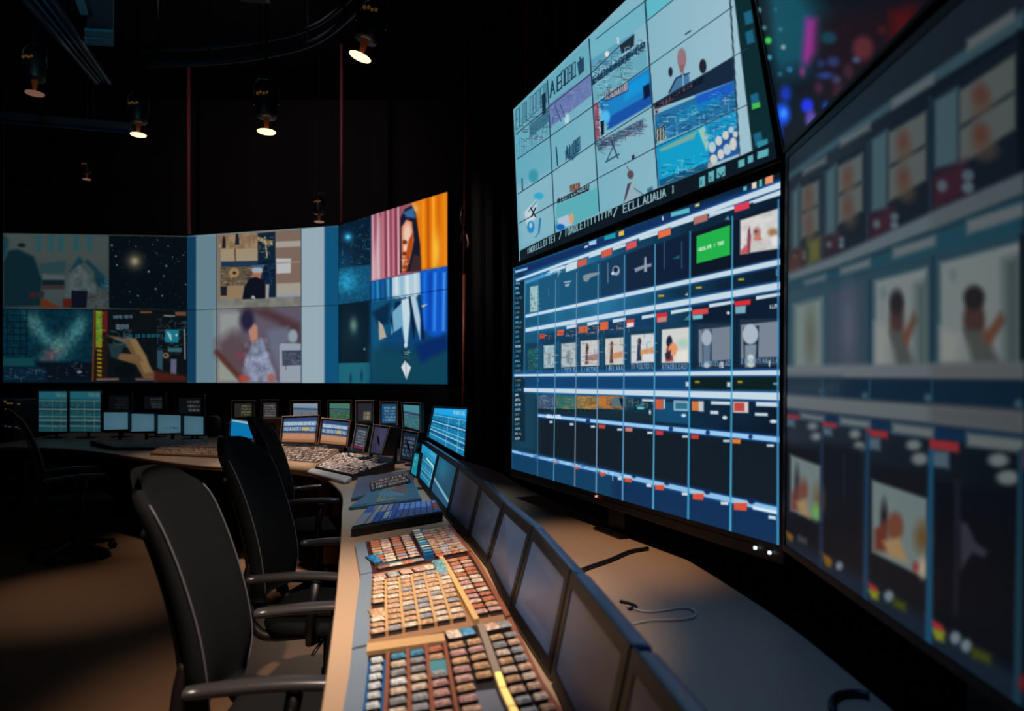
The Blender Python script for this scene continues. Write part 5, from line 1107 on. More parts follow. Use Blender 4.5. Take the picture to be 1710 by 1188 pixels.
# ------------------------------------------------------------------ low monitors along the near desk
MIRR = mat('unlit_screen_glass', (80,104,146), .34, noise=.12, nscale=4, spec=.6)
bt = [(.21,.70),(.157,1.13),(.095,1.57),(-.005,1.99),(-.091,2.50),(-.19,2.88),(-.33,3.37),(-.50,4.0),(-.66,4.62)]
tp = [(.27,.70),(.21,1.13),(.145,1.57),(.07,2.03),(-.024,2.41),(-.127,2.92),(-.278,3.51),(-.45,4.12),(-.66,4.85)]
names = ['low unlit monitor nearest the camera, cut by the lower frame edge','low unlit monitor right beside the white looped cable',
 'third low unlit monitor from the camera along the key panels','fourth low unlit monitor from the camera in the curved row',
 'fifth low unlit monitor from the camera in the curved row','sixth low unlit monitor, next to the end of the blue lit keyboard','low dark teal monitor at the far end of the unlit row','low monitor glowing teal at the far end of the curved row']
for i in range(8):
    b0, b1 = Vector((*bt[i],.765)), Vector((*bt[i+1],.765)); t0, t1_ = Vector((*tp[i],1.02)), Vector((*tp[i+1],1.02))
    u = (b1-b0).normalized()*.004
    q = [t1_-u, t0+u, b0+u, b1-u]
    q = inset(q, .034)
    if i == 7: pf = lambda cv: (p_cyan(5)(cv), cv.poly([(0,0),(100,0),(100,100),(0,100)], (20,120,140), a=.35), cv.poly([(40,30),(96,36),(96,42),(44,36)], (160,230,230)), cv.line((94,40),(90,96),2,(120,210,220)))
    elif i == 6: pf = lambda cv: (cv.fill((16,66,88)), cv.glow((30,20), 40, (30,110,140), .8), cv.poly([(0,62),(100,80),(100,88),(0,70)], (120,170,190), soft=4), cv.poly([(0,72),(100,90),(100,101),(0,101)], (30,80,110), soft=4))
    else: pf = None
    r, o_, n_ = display('low_monitor', names[i], 'monitor', q, 60, 60, pf, bezel=.032, thick=.042, group='low monitors along the near desk', uvmode=True, smat=None if pf else MIRR, foot=ZD, hm=RIM, bev=.01)
    c_ = (o_[0]+o_[1]+o_[2]+o_[3])/4-n_*.03
    MB().hexa([c_+(o_[0]-o_[1])*.12-Vector((0,0,.0)), c_-(o_[0]-o_[1])*.12, Vector(((c_-n_*.10-(o_[0]-o_[1])*.15)[0],(c_-n_*.10-(o_[0]-o_[1])*.15)[1],ZD+.001)), Vector(((c_-n_*.10+(o_[0]-o_[1])*.15)[0],(c_-n_*.10+(o_[0]-o_[1])*.15)[1],ZD+.001))],
              [c_+(o_[0]-o_[1])*.12-n_*.012, c_-(o_[0]-o_[1])*.12-n_*.012, Vector(((c_-n_*.115-(o_[0]-o_[1])*.15)[0],(c_-n_*.115-(o_[0]-o_[1])*.15)[1],ZD+.001)), Vector(((c_-n_*.115+(o_[0]-o_[1])*.15)[0],(c_-n_*.115+(o_[0]-o_[1])*.15)[1],ZD+.001))]).build('foot', DMETAL, r)
    nh_ = Vector((n_.x,n_.y,0))
    mb = MB().hexa([o_[3]+n_*.002, o_[2]+n_*.002, Vector((o_[2].x,o_[2].y,ZD+.001)), Vector((o_[3].x,o_[3].y,ZD+.001))], [o_[3]-nh_*.03, o_[2]-nh_*.03, Vector((o_[2].x,o_[2].y,ZD+.001))-nh_*.03, Vector((o_[3].x,o_[3].y,ZD+.001))-nh_*.03])
    mb.build('lower_lip', BLK, r)
# second teal screen standing in front, left of the row
def mon(label, px, Yl, Yr, pf, bezel=.02, thick=.035, nx=60, ny=50, st=True, group='monitors on the far desk', bm=None, zst=ZD, name='monitor', grp=True, smat=None, hm=None):
    """px: TL, TR, BR, BL of the lit area"""
    q = [P(*px[0],Yl), P(*px[1],Yr), P(*px[2],Yr), P(*px[3],Yl)]
    r, o_, n_ = display(name, label, 'monitor', q, nx, ny, pf, bezel=bezel, thick=thick, group=group, uvmode=True, foot=zst, bm=bm, smat=smat, hm=hm)
    if st: stand(r, o_, n_, zst)
    rm = bm if bm is not None else BLUEB
    if nx > 24 and rm.name != 'dim_bezel': MB().tube([o_[3]+n_*.007, o_[0]+n_*.007, o_[1]+n_*.007, o_[2]+n_*.007], .0045, 6).build('edge_trim', mat(rm.name+'_edge', {'grey_bezel':(150,146,140),'brown_bezel':(190,150,120),'blue_bezel':(90,150,200)}[rm.name], .35), r)
    return r
GREYB = mat('grey_bezel', (34,33,34), .4); BROWNB = mat('brown_bezel', (52,42,38), .4); BLUEB = mat('blue_bezel', (24,40,66), .35)
R4 = lambda x0,x1,y0,y1: [(x0,y0),(x1,y0),(x1,y1),(x0,y1)]
mon('teal lit monitor split into panes at the left end of the desk', R4(65,112,654,721), 7.85, 7.85, p_cyan(21, True), bezel=.008, nx=70, ny=80)
mon('teal lit monitor with list rows, right one of the left end pair', R4(117,168,654,721), 7.85, 7.85, p_cyan(22, True), bezel=.008, nx=70, ny=80)
for k,(x0,x1,y0,y1,y2,y3,lb_) in enumerate([(174,214,689,689,717,718,'leftmost of four pale blue monitors on the left desk'),(219,258,691,692,720,721,'second from the left of four pale blue monitors'),(263,302,693,694,723,724,'third of four pale blue monitors, with a small dark caption'),(307,340,695,696,726,726,'rightmost of four pale blue monitors on the left desk')]):
    cap = k == 2
    def pf(cv, cap=cap):
        cv.fill((58,90,104)); cv.glow((60,60), 60, (72,108,122), .6)
        if cap: cv.glyphs((35,76),(92,78), 8, 10, (30,44,50), 5, 1.2)
    mon(lb_, [(x0,y0),(x1,y1),(x1,y2),(x0,y3)], 7.5, 7.45, pf, bezel=.02, zst=ZD, nx=30, ny=24)
DG = (52,54,58)
mon('dim dark monitor, leftmost behind the pale blue monitors', R4(182,216,661,686), 7.95, 7.95, p_text((8,10,14), (26,32,36), 4, 3), bezel=.03, nx=50, ny=40, bm=mat('dim_bezel',(20,22,26),.5))
mon('dim dark monitor, middle one behind the pale blue monitors', R4(241,272,662,684), 7.95, 7.95, p_text((10,12,15), (54,58,60), 4, 4), bezel=.035, nx=50, ny=40, bm=mat('dim_bezel',(20,22,26),.5))
mon('dark monitor with grey text, rightmost behind the pale blue monitors', R4(299,336,665,691), 7.7, 7.7, p_text((12,14,17), (76,76,74), 3, 5), bezel=.04, nx=50, ny=40, bm=GREYB)
mon('small monitor with yellowish digits above the bright blue monitor', R4(392,421,674,697), 6.9, 6.85, p_text((36,36,34), (136,128,92), 4, 6, n=6), bezel=.03, nx=50, ny=44, bm=GREYB)
mon('small monitor with grey text lines beside the black shelf tower', R4(440,462,673,698), 6.85, 6.75, p_text((44,42,44), (124,120,118), 5, 7, x0=8), bezel=.03, nx=50, ny=44, bm=GREYB)
mon('bright blue monitor half hidden by the third chair', [(387,701),(434,707),(434,733),(385,731)], 6.15, 6.1, lambda cv: (cv.fill((8,112,168)), cv.poly([(0,-2),(60,0),(100,10),(60,14),(0,8)], (150,180,190), soft=4)), bezel=.008, nx=50, ny=36)
mon('monitor with a hazy blue landscape behind the tan console', R4(490,531,674,700), 6.6, 6.5, p_hills(8, (96,108,122)), bezel=.03, nx=50, ny=40, bm=BROWNB)
mon('monitor with a green and teal listing behind the tan console', R4(551,585,674,700), 6.4, 6.2, p_hills(9, (50,90,70)), bezel=.03, nx=50, ny=40, bm=GREYB)
mon('wide monitor with blue lists standing on the tan console, left one', [(475,699),(530,697),(526,739),(471,738)], 5.95, 5.85, p_warm(10), bezel=.018, nx=90, ny=64, bm=BROWNB, st=False, zst=.80)
mon('wide monitor with a bright blue list standing on the tan console, right one', [(540,702),(583,706),(578,744),(535,740)], 5.8, 5.65, p_warm(11), bezel=.018, nx=80, ny=64, bm=BROWNB, st=False, zst=.80)
mon('dark monitor with a small yellow picture in its middle', R4(598,622,674,704), 5.9, 5.75, lambda cv: (cv.fill((38,38,48)), cv.poly([(40,45),(88,45),(88,92),(38,92)], (84,82,66), soft=5), cv.glyphs((44,62),(86,62), 12, 5, (150,146,120), 4, 1.4), cv.glyphs((44,86),(86,86), 14, 5, (160,152,112), 5, 1.4)), bezel=.026, nx=40, ny=44, bm=GREYB)
mon('blue monitor with white text in the middle of the far row', R4(638,662,675,707), 5.65, 5.5, p_text((20,70,112), (140,170,170), 5, 12, x0=10), bezel=.02, nx=44, ny=50, bm=BROWNB)
mon('blue green striped monitor left of the tall cyan monitor', [(674,676),(701,678),(701,719),(676,712)], 5.45, 5.3, p_hills(13, (50,100,110)), bezel=.02, nx=50, ny=60, bm=GREYB)
mon('tall cyan monitor with bright rows at the right end of the far desk', [(726,682),(780,684),(775,763),(716,730)], 5.35, 5.2, p_cyan(14), bezel=.012, nx=100, ny=110, bm=BLUEB)
mon('slim monitor with grey rows and a red foot strip', [(597,713),(615,716),(607,751),(591,747)], 5.35, 5.2, lambda cv: (p_text((44,52,66), (150,156,160), 6, 15, x0=4, x1=98, n=6)(cv), cv.poly([(0,92),(100,92),(100,101),(0,101)], (130,24,56), soft=3)), bezel=.02, nx=40, ny=60, zst=.80, st=False, bm=GREYB)
mon('purplish leaning monitor, turned off, next to the red footed one', [(627,713),(649,716),(636,758),(619,756)], 5.1, 5.0, p_dim((54,52,76), [(70,66,92)], 16), bezel=.016, nx=40, ny=60, zst=.79, st=False, thick=.12, bm=GREYB)  # off screen, its faint sheen painted as glow
mon('small monitor with blurred white text beside the glowing teal monitor', [(675,722),(697,726),(688,768),(671,766)], 4.85, 4.75, p_text((20,34,54), (120,130,146), 5, 17, x0=2, x1=96, n=6), bezel=.016, nx=40, ny=60, zst=.78, st=False, bm=GREYB)
mon('narrow teal monitor leaning against the glowing teal monitor', [(693,757),(701,759),(696,796),(687,790)], 4.3, 4.25, lambda cv: (cv.fill((26,134,150)), cv.glyphs((20,30),(90,34), 16, 3, (150,220,220), 3, 1.2), cv.glyphs((20,60),(90,64), 16, 3, (130,210,210), 4, 1.2)), bezel=.01, nx=24, ny=50, thick=.02, st=False, bm=BLUEB)

# ------------------------------------------------------------------ consoles on the far desk
def slab(name, label, cat, quad, zl, m, picture=None, group=None, pm='printed_surface', nx=140, ny=60, front=None, bev=.008):
    """quad: far-left, far-right, near-right, near-left corners of the sloping top"""
    q = [Vector(p) for p in quad]
    bx = sum((p.x for p in q))/4; by = sum((p.y for p in q))/4
    r = thing(name, label, cat, (bx,by,zl), group)
    b = [Vector((p.x,p.y,zl)) for p in q]
    MB().hexa(q, b).build('body', m, r, bevel=bev)
    if picture:
        picture_mesh('key_surface', inset(q, .012), nx, ny, picture, r, uvmode=True, material=print_mat(), off=.002)
    return r
def keys_pic(cols, rows, base, pal, gap, seed, wob=2.):
    def f(cv):
        cv.fill(base); r = random.Random(seed)
        for i in range(rows):
            for j in range(cols):
                if r.random() < .1: continue
                x0 = (j+.12)*100/cols+r.uniform(-.6,.6)*wob/3; x1 = (j+.9)*100/cols; y0 = (i+.15)*100/rows; y1 = (i+.85)*100/rows
                s_ = math.sin(j*.5+i)*wob*.3
                cv.poly([(x0,y0+s_),(x1,y0-s_*.5),(x1-.3,y1),(x0+.2,y1+s_*.3)], r.choice(pal), soft=.5)
    return f
PKS = [(190,170,160),(160,140,132),(206,180,160),(120,100,98)]
# left desk: long key panels
zl = .752
slab('key_console', 'long dark key console in front of the pale blue monitors', 'console', [Pz(150,736,.80), Pz(345,734,.80), Pz(372,748,.775), Pz(190,748,.775)], zl, mat('console_brown', (66,48,42), .5), keys_pic(46,7,(60,40,34),[(170,130,104),(140,100,80),(190,150,120)],0,31), 'consoles on the desk', nx=260, ny=60)
slab('key_console', 'pale key console at the right end of the left desk, behind the second chair', 'console', [Pz(262,747,.785), Pz(372,749,.785), Pz(374,762,.77), Pz(250,757,.77)], zl, mat('console_tan', (150,112,84), .5), keys_pic(30,4,(90,60,46),[(220,180,144),(190,150,118)],0,32), 'consoles on the desk', nx=200, ny=40)
tc = slab('key_console', 'tan wedge shaped console with rounded front and dark patterned keys', 'console', [Pz(462,738,.87), Pz(574,745,.87), Pz(530,774,.81), Pz(430,764,.81)], .752, WOODR, keys_pic(34,9,(50,38,40),[(214,196,184),(230,214,200),(170,150,140),(140,120,116)],0,33), 'consoles on the desk', nx=240, ny=90, bev=.02)
q = [Pz(430,765,.81), Pz(530,775,.81)]
mb = MB(); rws = []
for i in range(9):
    t = i/8; p = q[0].lerp(q[1], t); bulge = math.sin(math.pi*t)*.04
    rws.append([p+Vector((0,.05,.0)), p+Vector((0,-.03-bulge,-.004)), p+Vector((0,-.07-bulge,-.04)), p+Vector((0,-.05-bulge,-.085)), p+Vector((0,-.03,-.10)), p+Vector((0,.03,-.057))])
mb.grid(rws, close=True); mb.f += [tuple(range(6)), tuple(48+j for j in range(6))[::-1]]
mb.build('rounded_front', WOODR, tc, smooth=True)
bw = slab('key_console', 'console of black and white keys with a pale front lip', 'console', [Pz(569,753,.83), Pz(660,770,.83), Pz(588,794,.79), Pz(523,779,.79)], .752, BLK, keys_pic(24,13,(14,11,13),[(240,222,220),(226,206,204),(250,240,236),(190,170,170)],0,34,4), 'consoles on the desk', nx=200, ny=130)
q = [Pz(521,781,.79), Pz(588,796,.79), Pz(576,804,.775), Pz(513,787,.775)]
MB().hexa(q, [Vector((p.x,p.y,.753)) for p in q]).build('front_lip', mat('pale_lip', (176,184,190), .35), bw, bevel=.008)
slab('sloped_console', 'smooth grey blue sloping console between keyboards', 'console', [Pz(597,797,.79), Pz(690,784,.79), Pz(690,806,.775), Pz(586,832,.775)], .752, mat('slate_panel', (96,104,120), .35))
slab('keyboard', 'cream and brown keyboard lying on the grey blue console', 'keyboard', [Pz(617,804,.80), Pz(682,790,.80), Pz(687,804,.796), Pz(620,820,.796)], .792, mat('keyboard_brown', (88,66,56), .5), keys_pic(22,3,(50,38,40),[(200,180,160),(150,120,110),(176,150,140)],0,35,4), 'keyboards and control strips', nx=160, ny=40, bev=.003)
slab('control_strip', 'teal and yellow control strip on the desk curve', 'control strip', [Pz(620,820,.79), Pz(692,806,.79), Pz(704,832,.775), Pz(582,847,.77)], .752, mat('teal_strip', (84,134,150), .4),
     lambda cv: (cv.fill((70,110,126)), cv.poly([(28,10),(54,4),(62,90),(34,96)], (150,130,80), soft=1), cv.poly([(34,22),(54,16),(60,80),(38,86)], (84,124,140), soft=1), cv.poly([(54,0),(76,0),(80,50),(56,54)], (160,90,40), soft=1), cv.ell((67,26),9,20,(110,96,110),soft=1), cv.speck([(56,4),(96,0),(99,96),(62,96)], [(30,24,30),(200,200,180),(140,120,130),(60,70,100)], 110, 1, 5, 36), cv.speck([(30,10),(55,10),(60,90),(36,90)], [(30,30,30),(200,180,120)], 40, 1, 5, 37)), 'keyboards and control strips', nx=180, ny=70, bev=.003)
slab('keyboard', 'blue lit keyboard with bright tiles on a black tray', 'keyboard', [Pz(613,846,.815), Pz(729,835,.815), Pz(740,855,.80), Pz(585,881,.80)], .752, mat('tray_black', (12,12,15), .4),  # blue light is painted into the tile colours
     lambda cv: (cv.fill((60,100,160)), cv.poly([(0,40),(22,38),(22,101),(0,101)], (150,165,185), soft=1), cv.poly([(10,-1),(36,-1),(36,38),(12,45)], (170,160,165), soft=2), cv.poly([(18,45),(46,40),(48,101),(20,101)], (20,100,200), soft=2),
                cv.poly([(30,48),(38,46),(38,84),(30,86)], (190,220,210), soft=1), cv.poly([(46,0),(100,0),(100,46),(46,44)], (110,160,235), soft=3),
                cv.speck([(12,4),(100,0),(100,98),(24,98)], [(40,30,60),(150,190,220),(190,120,90),(60,140,200),(200,210,220),(110,70,130)], 240, 1, 6, 38), cv.poly([(92,20),(100,20),(100,70),(90,70)], (170,80,60), soft=2), [cv.line((x,0),(x-3,100), 1.2, (30,30,60)) for x in range(14,100,8)]), 'keyboards and control strips', nx=200, ny=70, bev=.012)
# black front rail of that tray
# light stand, speaker pair beside the pale blue monitors
sp = thing('desk_speaker', 'grey rounded desk speaker right of the pale blue monitors', 'speaker', tuple(Pz(357,728,.75)))
p = Pz(357,729,.75)
MB().lathe([(.05,0),(.075,.01),(.085,.12),(.075,.22),(.05,.25)], 18, Matrix.Translation(p)).build('case', mat('grey_speaker', (70,66,62), .5), sp, smooth=True)
MB().lathe([(.03,0),(.032,.002),(.03,.004)], 14, Matrix.Translation(p+Vector((0,-.083,.15))) @ Matrix.Rotation(math.pi/2,4,'X')).build('cone', BLK, sp)
st_ = thing('desk_speaker', 'small pale wedge shaped speaker right of the grey rounded speaker', 'speaker', tuple(Pz(372,728,.75)))
p = Pz(379,729,.75)
MB().hexa([p+Vector(v) for v in ((-.01,0,.17),(.03,0,.17),(.045,-.02,0),(-.045,-.02,0))], [p+Vector(v) for v in ((-.01,.06,.17),(.03,.06,.17),(.045,.08,0),(-.045,.08,0))]).build('case', mat('pale_speaker', (130,124,116), .5), st_, bevel=.006)
# tower shelf behind the second chair
tw = thing('shelf_tower', 'black shelf unit with brown side under the small grey monitors', 'shelf', (-2.35,6.2,.75))
x0, x1 = (437-CX)/F*6.3, (466-CX)/F*6.3
MB().box((x0-.03,6.35,.752),(x1,6.6,1.08)).build('body', mat('shelf_brown', (84,62,50), .5), tw, bevel=.006)
MB().box((x0-.02,6.335,.78),(x1-.06,6.349,1.04)).build('dark_front', BLK, tw)
# rack at the far left
rk = thing('equipment_rack', 'dark equipment rack with tiny amber lights at the left edge', 'rack', (-6.3,8.3,0))
MB().box((-6.75,8.1,0),(-6.12,8.6,1.20)).build('cabinet', BLK, rk, bevel=.01)
am = mat('amber_dim', (120,90,40), .4, emit=(110,84,40), estr=.6); bm_ = mat('blue_dim', (60,60,80), .4, emit=(56,60,74), estr=.6)
for k in range(9):
    px, py = [(8,671),(13,674),(19,674),(31,675),(10,684),(27,714),(33,716),(9,712),(16,713)][k]
    p = P(px,py,8.09); MB().box((p.x-.012,8.085,p.z-.008),(p.x+.012,8.1,p.z+.008)).build('indicator', am if k < 5 else bm_, rk)
# wooden pedestal under the desk corner
cb = thing('desk_pedestal', 'brown wooden cabinet under the desk behind the chair armrests', 'cabinet', (-1.28,5.0,0))
WD = mat('red_brown_wood', (120,64,40), .5, noise=.3, nscale=8)
MB().box((-1.50,5.06,.0),(-.98,5.22,.70)).build('carcass', mat('dark_brown_wood', (60,36,26), .6), cb)
for k, x in enumerate((-1.48,-1.29,-1.16)):
    MB().box((x,5.03,.05),(x+(.07 if k == 1 else .16),5.059,.68)).build('door', WD if k != 1 else mat('pale_wood', (150,100,70), .5), cb, bevel=.004)
ib = thing('intercom_box', 'small black intercom box with button rows under the tan console', 'intercom', (-1.66,4.95,.6))
p0 = P(476,796,5.2); p1 = P(501,826,5.2)
MB().box((p0.x,5.2,p1.z),(p1.x,5.28,p0.z)).build('case', BLK, ib, bevel=.006)
MB().box((p0.x+.03,5.22,p0.z),(p1.x-.03,5.26,.714)).build('bracket', DMETAL, ib)
for i in range(3):
    for j in range(2):
        x = p0.x+.03+j*.04; z = p0.z-.04-i*.035
        MB().box((x,5.193,z-.012),(x+.024,5.2,z+.006)).build('button', mat('grey_button', (110,108,112), .4), ib)

# ------------------------------------------------------------------ chairs
def catm(vals, n):
    pts = arc([(a,b,c_) for a,b,c_ in vals], n); return pts
def make_chair(mesh=False):
    t = thing('office_chair', '', 'office chair', (0,0,0), 'black office chairs at the desk')
    prof = catm([(-.215,.0,.53),(-.205,.0,.64),(-.225,.0,.78),(-.27,.0,.94),(-.325,.0,1.08),(-.395,.0,1.215)], 4)
    rows = []; n = len(prof)
    for i, p in enumerate(prof):
        f = i/(n-1); w = .19*(1-.25*max(0,(.25-f)/.25)**1.5); 
        fe = max(0, (f-.78)/.22); w *= math.sqrt(1-.40*fe**2.5); dz = lambda s_: .045*fe**2*s_**4
        th = .060*(1-.2*f)-.022*max(0,(f-.78)/.22)**2
        ring = []
        for k in range(9):
            s_ = -1+k/4; ring.append((p.x-.045*(1-s_*s_)+.0, s_*w, p.z-dz(s_)))
        for k in range(9):
            s_ = 1-k/4; ring.append((p.x-.045*(1-s_*s_)-th-.01*(1-s_*s_), s_*w*.985, p.z-dz(s_)))
        rows.append(ring)
    if not mesh:
        mb = MB().grid(rows, close=True); k = 18; mb.f += [tuple(range(k)), tuple((n-1)*k+j for j in range(k))[::-1]]
        mb.build('backrest', FAB, t, smooth=True)
        sh = [[(v[0]-.022, v[1]*.93, v[2]) for v in r[9:]] + [(v[0]-.004, v[1]*.93, v[2]) for v in r[9:][::-1]] for r in rows[:-5]]
        mb = MB().grid(sh, close=True); mb.f += [tuple(range(18)), tuple((n-6)*18+j for j in range(18))[::-1]]
        mb.build('back_shell', FABR, t, smooth=True)
        for s_ in (0, 8):
            MB().tube([Vector(r[s_])+Vector((-.001,0,0)) for r in rows[1:-2]], .0028, 6).build('piping', mat('grey_piping', (84,84,90), .5), t, smooth=True)
    else:
        MB().grid([[(v[0],v[1],v[2]) for v in r[:9]] for r in rows]).build('mesh_back', mat('sheer_mesh', (20,24,28), .8, alpha=.55), t, smooth=True)
        lp = [Vector(r[0]) for r in rows]+[Vector(r_) for r_ in rows[-1][1:8]]+[Vector(r[8]) for r in rows[::-1]]
        MB().tube(lp+[lp[0]], .016, 8).build('back_frame', BLK, t, smooth=True)
    # J shaped spine and side hoops
    for s_ in (1,-1):
        MB().tube(arc([(-.272,s_*.165,.70),(-.285,s_*.18,.62),(-.285,s_*.19,.52),(-.25,s_*.18,.44),(-.18,s_*.18,.405),(0,s_*.12,.40)], 5), [.018]*10+[.022]*10+[.02]*6, 10).build('side_hoop', FABR, t, smooth=True)
    MB().tube(arc([(-.352,0,.80),(-.335,0,.66),(-.33,0,.5),(-.22,0,.41),(0,0,.40)], 5), .024, 10).build('spine', FABR, t, smooth=True)
    st2 = []
    seat = MB(); rr = []
    for z, sc in ((.41,.86),(.425,.97),(.455,1.0),(.478,.96),(.486,.80)):
        ring = []
        for k in range(28):
            a_ = 2*math.pi*k/28; c_, s2 = math.cos(a_), math.sin(a_)
            ring.append((.02+.255*sc*math.copysign(abs(c_)**.55, c_), .245*sc*math.copysign(abs(s2)**.55, s2), z-(.0 if c_ < .6 else (c_-.6)*.05)))
        rr.append(ring)
    seat.grid(rr, close=True); seat.f += [tuple(range(28))[::-1], tuple(4*28+j for j in range(28))]
    seat.build('seat', FAB, t, smooth=True)
    MB().box((-.13,-.1,.36),(.13,.1,.41)).build('tilt_mechanism', DMETAL, t, bevel=.015)
    lv = MB().tube([(.03,-.1,.385),(.03,-.2,.38),(.02,-.25,.36)], .007, 8).build('lever', METAL, t, smooth=True)
    for s_ in (1,-1):
        a_ = MB(); rws = []
        for i in range(9):
            f = i/8; x = -.225+.42*f; z = .672+.026*math.sin(f*2.2)-.01*f; w = .032*(1-.25*abs(2*f-1)**3) ; h = .013
            rws.append([(x, s_*.285-w, z), (x, s_*.285-w*.6, z+h), (x, s_*.285+w*.6, z+h), (x, s_*.285+w, z), (x, s_*.285+w*.7, z-h), (x, s_*.285-w*.7, z-h)])
        a_.grid(rws, close=True); a_.f += [tuple(range(6)), tuple(48+j for j in range(6))[::-1]]
        a_.build('armrest', ARMP, t, smooth=True)
        MB().tube([(.05,s_*.285,.665),(.03,s_*.288,.55),(.02,s_*.275,.42),(.02,s_*.2,.405)], [.022,.02,.02,.018], 8).build('arm_post', BLK, t, smooth=True)
    MB().lathe([(.028,.07),(.028,.2),(.02,.2),(.02,.36)], 16).build('gas_lift', DMETAL, t, smooth=True)
    for k in range(5):
        an = 2*math.pi*k/5+.3; d_ = Vector((math.cos(an), math.sin(an), 0)); sd_ = Vector((-d_.y, d_.x, 0))
        L = MB(); A = [d_*.02+sd_*.03+Vector((0,0,.125)), d_*.02-sd_*.03+Vector((0,0,.125)), d_*.02-sd_*.03+Vector((0,0,.08)), d_*.02+sd_*.03+Vector((0,0,.08))]
        B_ = [d_*.31+sd_*.015+Vector((0,0,.085)), d_*.31-sd_*.015+Vector((0,0,.085)), d_*.31-sd_*.015+Vector((0,0,.062)), d_*.31+sd_*.015+Vector((0,0,.062))]
        lg = L.hexa(A, B_).build('leg', DMETAL, t, bevel=.005)
        wp = d_*.295+Vector((0,0,.031)); Mw = Matrix.Translation(wp) @ Matrix.Rotation(an,4,'Z') @ Matrix.Rotation(math.pi/2,4,'X')
        cs = MB().lathe([(.01,-.022),(.03,-.02),(.031,-.004),(.031,.004),(.03,.02),(.01,.022)], 16, Mw).build('caster', BLK, lg, smooth=True)
    return t
ch = make_chair()
spots = [(-.63,1.98,math.radians(4),'nearest black office chair, its tall back at the lower left'), (-.81,2.90,math.radians(-3),'second black office chair, half pushed under the desk behind the nearest one'),
         (-1.31,4.5,math.radians(8),'third black office chair, mostly hidden behind the second one by the tan console')]
for i, (x,y,rz,lb_) in enumerate(spots):
    o = ch if i == 0 else copy_tree(ch); o.location = (x,y,0); o.rotation_euler = (0,0,rz); o['label'] = lb_
mc = make_chair(True); mc.location = (-3.62,5.45,0); mc.rotation_euler = (0,0,math.radians(38)); mc['label'] = 'dark mesh backed office chair at the far left desk'

# ------------------------------------------------------------------ cables on the desk
zc = ZD+.004
WC = mat('white_cable', (206,196,184), .4)
pts = [Pz(1046,1012,zc),Pz(1072,1021,zc),Pz(1100,1021,zc),Pz(1135,1016,zc),Pz(1155,1018,zc),Pz(1162,1026,zc),Pz(1152,1033,zc),Pz(1118,1036,zc),Pz(1085,1037,zc),Pz(1058,1042,zc)]
solo(MB().tube(arc(pts, 6), .0038, 8), 'cable', WC, 'white looped cable lying on the tan desk behind the low monitors', 'cable', smooth=True)
pts = [Pz(960,957,zc+.006),Pz(985,947,zc+.005),Pz(1020,935,zc+.005),Pz(1050,922,zc+.005),Pz(1070,918,zc+.005),Pz(1082,916,zc+.005)]
solo(MB().tube(arc(pts, 6), .008, 8), 'cable', BLK, 'thick black cable crossing the tan desk toward the display stand', 'cable', smooth=True)
pts = [Pz(1392,1192,zc+.006),Pz(1390,1172,zc+.006),Pz(1402,1161,zc+.006),Pz(1430,1158,zc+.006),Pz(1452,1162,zc+.006)]
solo(MB().tube(arc(pts, 6), .009, 8), 'cable', BLK, 'black cable loop at the right end of the desk near the lower edge', 'cable', smooth=True)
pts = [Pz(1036,1005,zc),Pz(1052,1009,zc),Pz(1062,1014,zc),Pz(1050,1018,zc)]
solo(MB().tube(arc(pts, 6), .006, 8), 'cable', BLK, 'short black cable curl beside the white looped cable', 'cable', smooth=True)

# ------------------------------------------------------------------ lamps of the room, then added fill spots
def spot(loc, tgt, W, size, col, blend=.6, rad=.08):
    l = bpy.data.lights.new('spot', 'SPOT'); l.energy = W; l.spot_size = math.radians(size); l.spot_blend = blend; l.color = col; l.shadow_soft_size = rad
    o = bpy.data.objects.new('spot', l); C.objects.link(o); o.location = loc
    o.rotation_euler = (Vector(tgt)-Vector(loc)).to_track_quat('-Z','Y').to_euler(); return o
WARM = (1,.80,.62); COOL = (.62,.80,1)
spot((-.35,1.1,3.9), (-.42,1.95,.75), 560, 33, WARM, .9, .04)           # over the key panels
spot((-.3,2.1,3.9), (.30,2.72,.75), 250, 24, (1,.66,.42), 1)          # rear strip of the desk
spot((.1,.6,3.6), (-1.0,2.75,.0), 330, 28, WARM, .9)                 # floor between the chairs
spot((-2.05,5.3,3.5), (-1.75,5.5,.75), 300, 38, WARM, .9)
spot((-3.4,5.9,3.6), (-2.75,6.1,.75), 100, 40, WARM, .9)
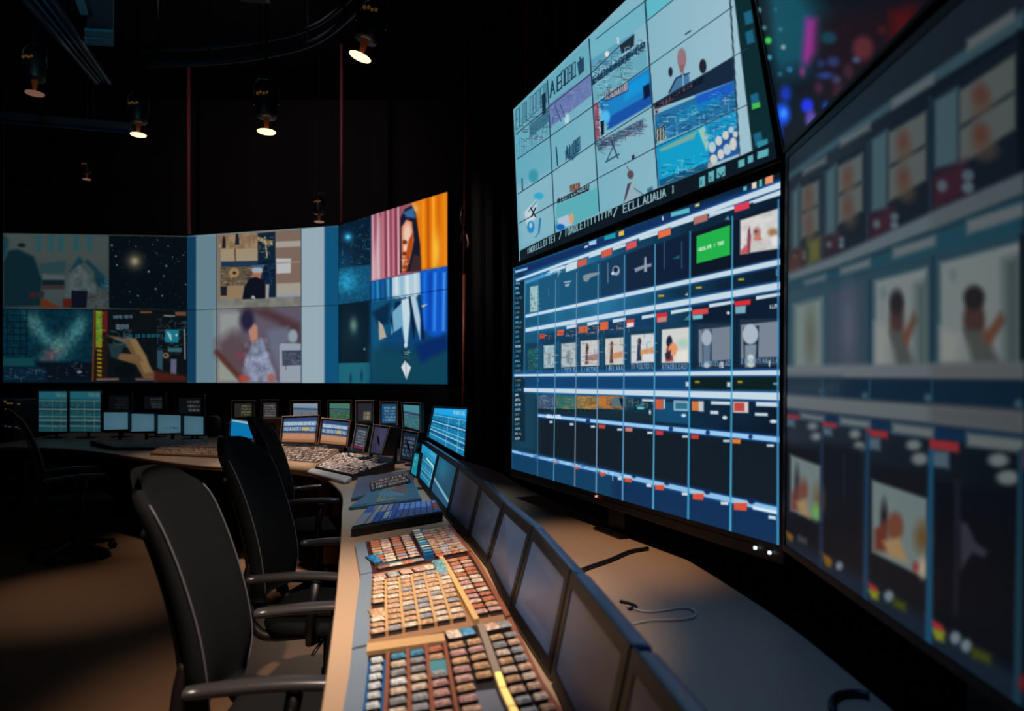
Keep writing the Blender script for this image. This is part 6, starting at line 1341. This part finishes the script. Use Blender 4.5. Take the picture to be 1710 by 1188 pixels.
spot((-.95,4.1,3.4), (-1.15,5.0,.75), 120, 34, (1,.85,.75), .9)
spot((-3.6,4.9,3.5), (-2.9,4.5,0), 80, 30, WARM, 1)
spot((.30,1.0,4.2), (.45,1.55,.75), 70, 38, (.12,.38,1), 1)                  # added cool wash on the right of the desk, no fixture seen
spot((-.7,3.6,4.2), (-.72,3.85,.75), 260, 30, COOL, 1)  # added cool spot standing in for the teal screens' light
spot((-3.2,5.2,5.8), (-3.6,10.2,4.6), 120, 70, (1,.62,.62), 1)      # dim wash added to bring out the hanging cables
spot((-1.9,5.2,5.4), (-.54,7.2,2.2), 150, 32, (1,.8,.7), 1)  # added spot that picks out the copper pole
spot((-2.3,3.0,3.3), (-2.9,4.6,4.0), 40, 70, (.3,.75,1), 1)         # unseen teal light added to brighten the ceiling fittings
def area(loc, tgt, W, sx, sy, col):
    l = bpy.data.lights.new('area', 'AREA'); l.shape = 'RECTANGLE'; l.size = sx; l.size_y = sy; l.energy = W; l.color = col
    o = bpy.data.objects.new('area', l); C.objects.link(o); o.location = loc
    o.rotation_euler = (Vector(tgt)-Vector(loc)).to_track_quat('-Z','Y').to_euler(); return o
w = bpy.data.worlds.new('world'); bpy.context.scene.world = w; w.use_nodes = True
w.node_tree.nodes['Background'].inputs['Color'].default_value = (.25,.4,.7,1); w.node_tree.nodes['Background'].inputs['Strength'].default_value = .004

# ------------------------------------------------------------------ camera
cam = bpy.data.cameras.new('camera'); co = bpy.data.objects.new('camera', cam); C.objects.link(co)
co.location = (0,0,H); co.rotation_euler = (math.pi/2,0,0)
cam.sensor_width = 36; cam.lens = 36*F/1710; cam.shift_y = 36/1710; cam.clip_start = .05; cam.clip_end = 60
cam.dof.use_dof = True; cam.dof.focus_distance = 3.7; cam.dof.aperture_fstop = 2.0
sc = bpy.context.scene; sc.camera = co
sc.view_settings.view_transform = 'Standard'; sc.view_settings.look = 'None'; sc.view_settings.exposure = 0; sc.view_settings.gamma = 1; sc.view_settings.use_curve_mapping = False
for o in bpy.data.objects:
    if '_org' in o: del o['_org']
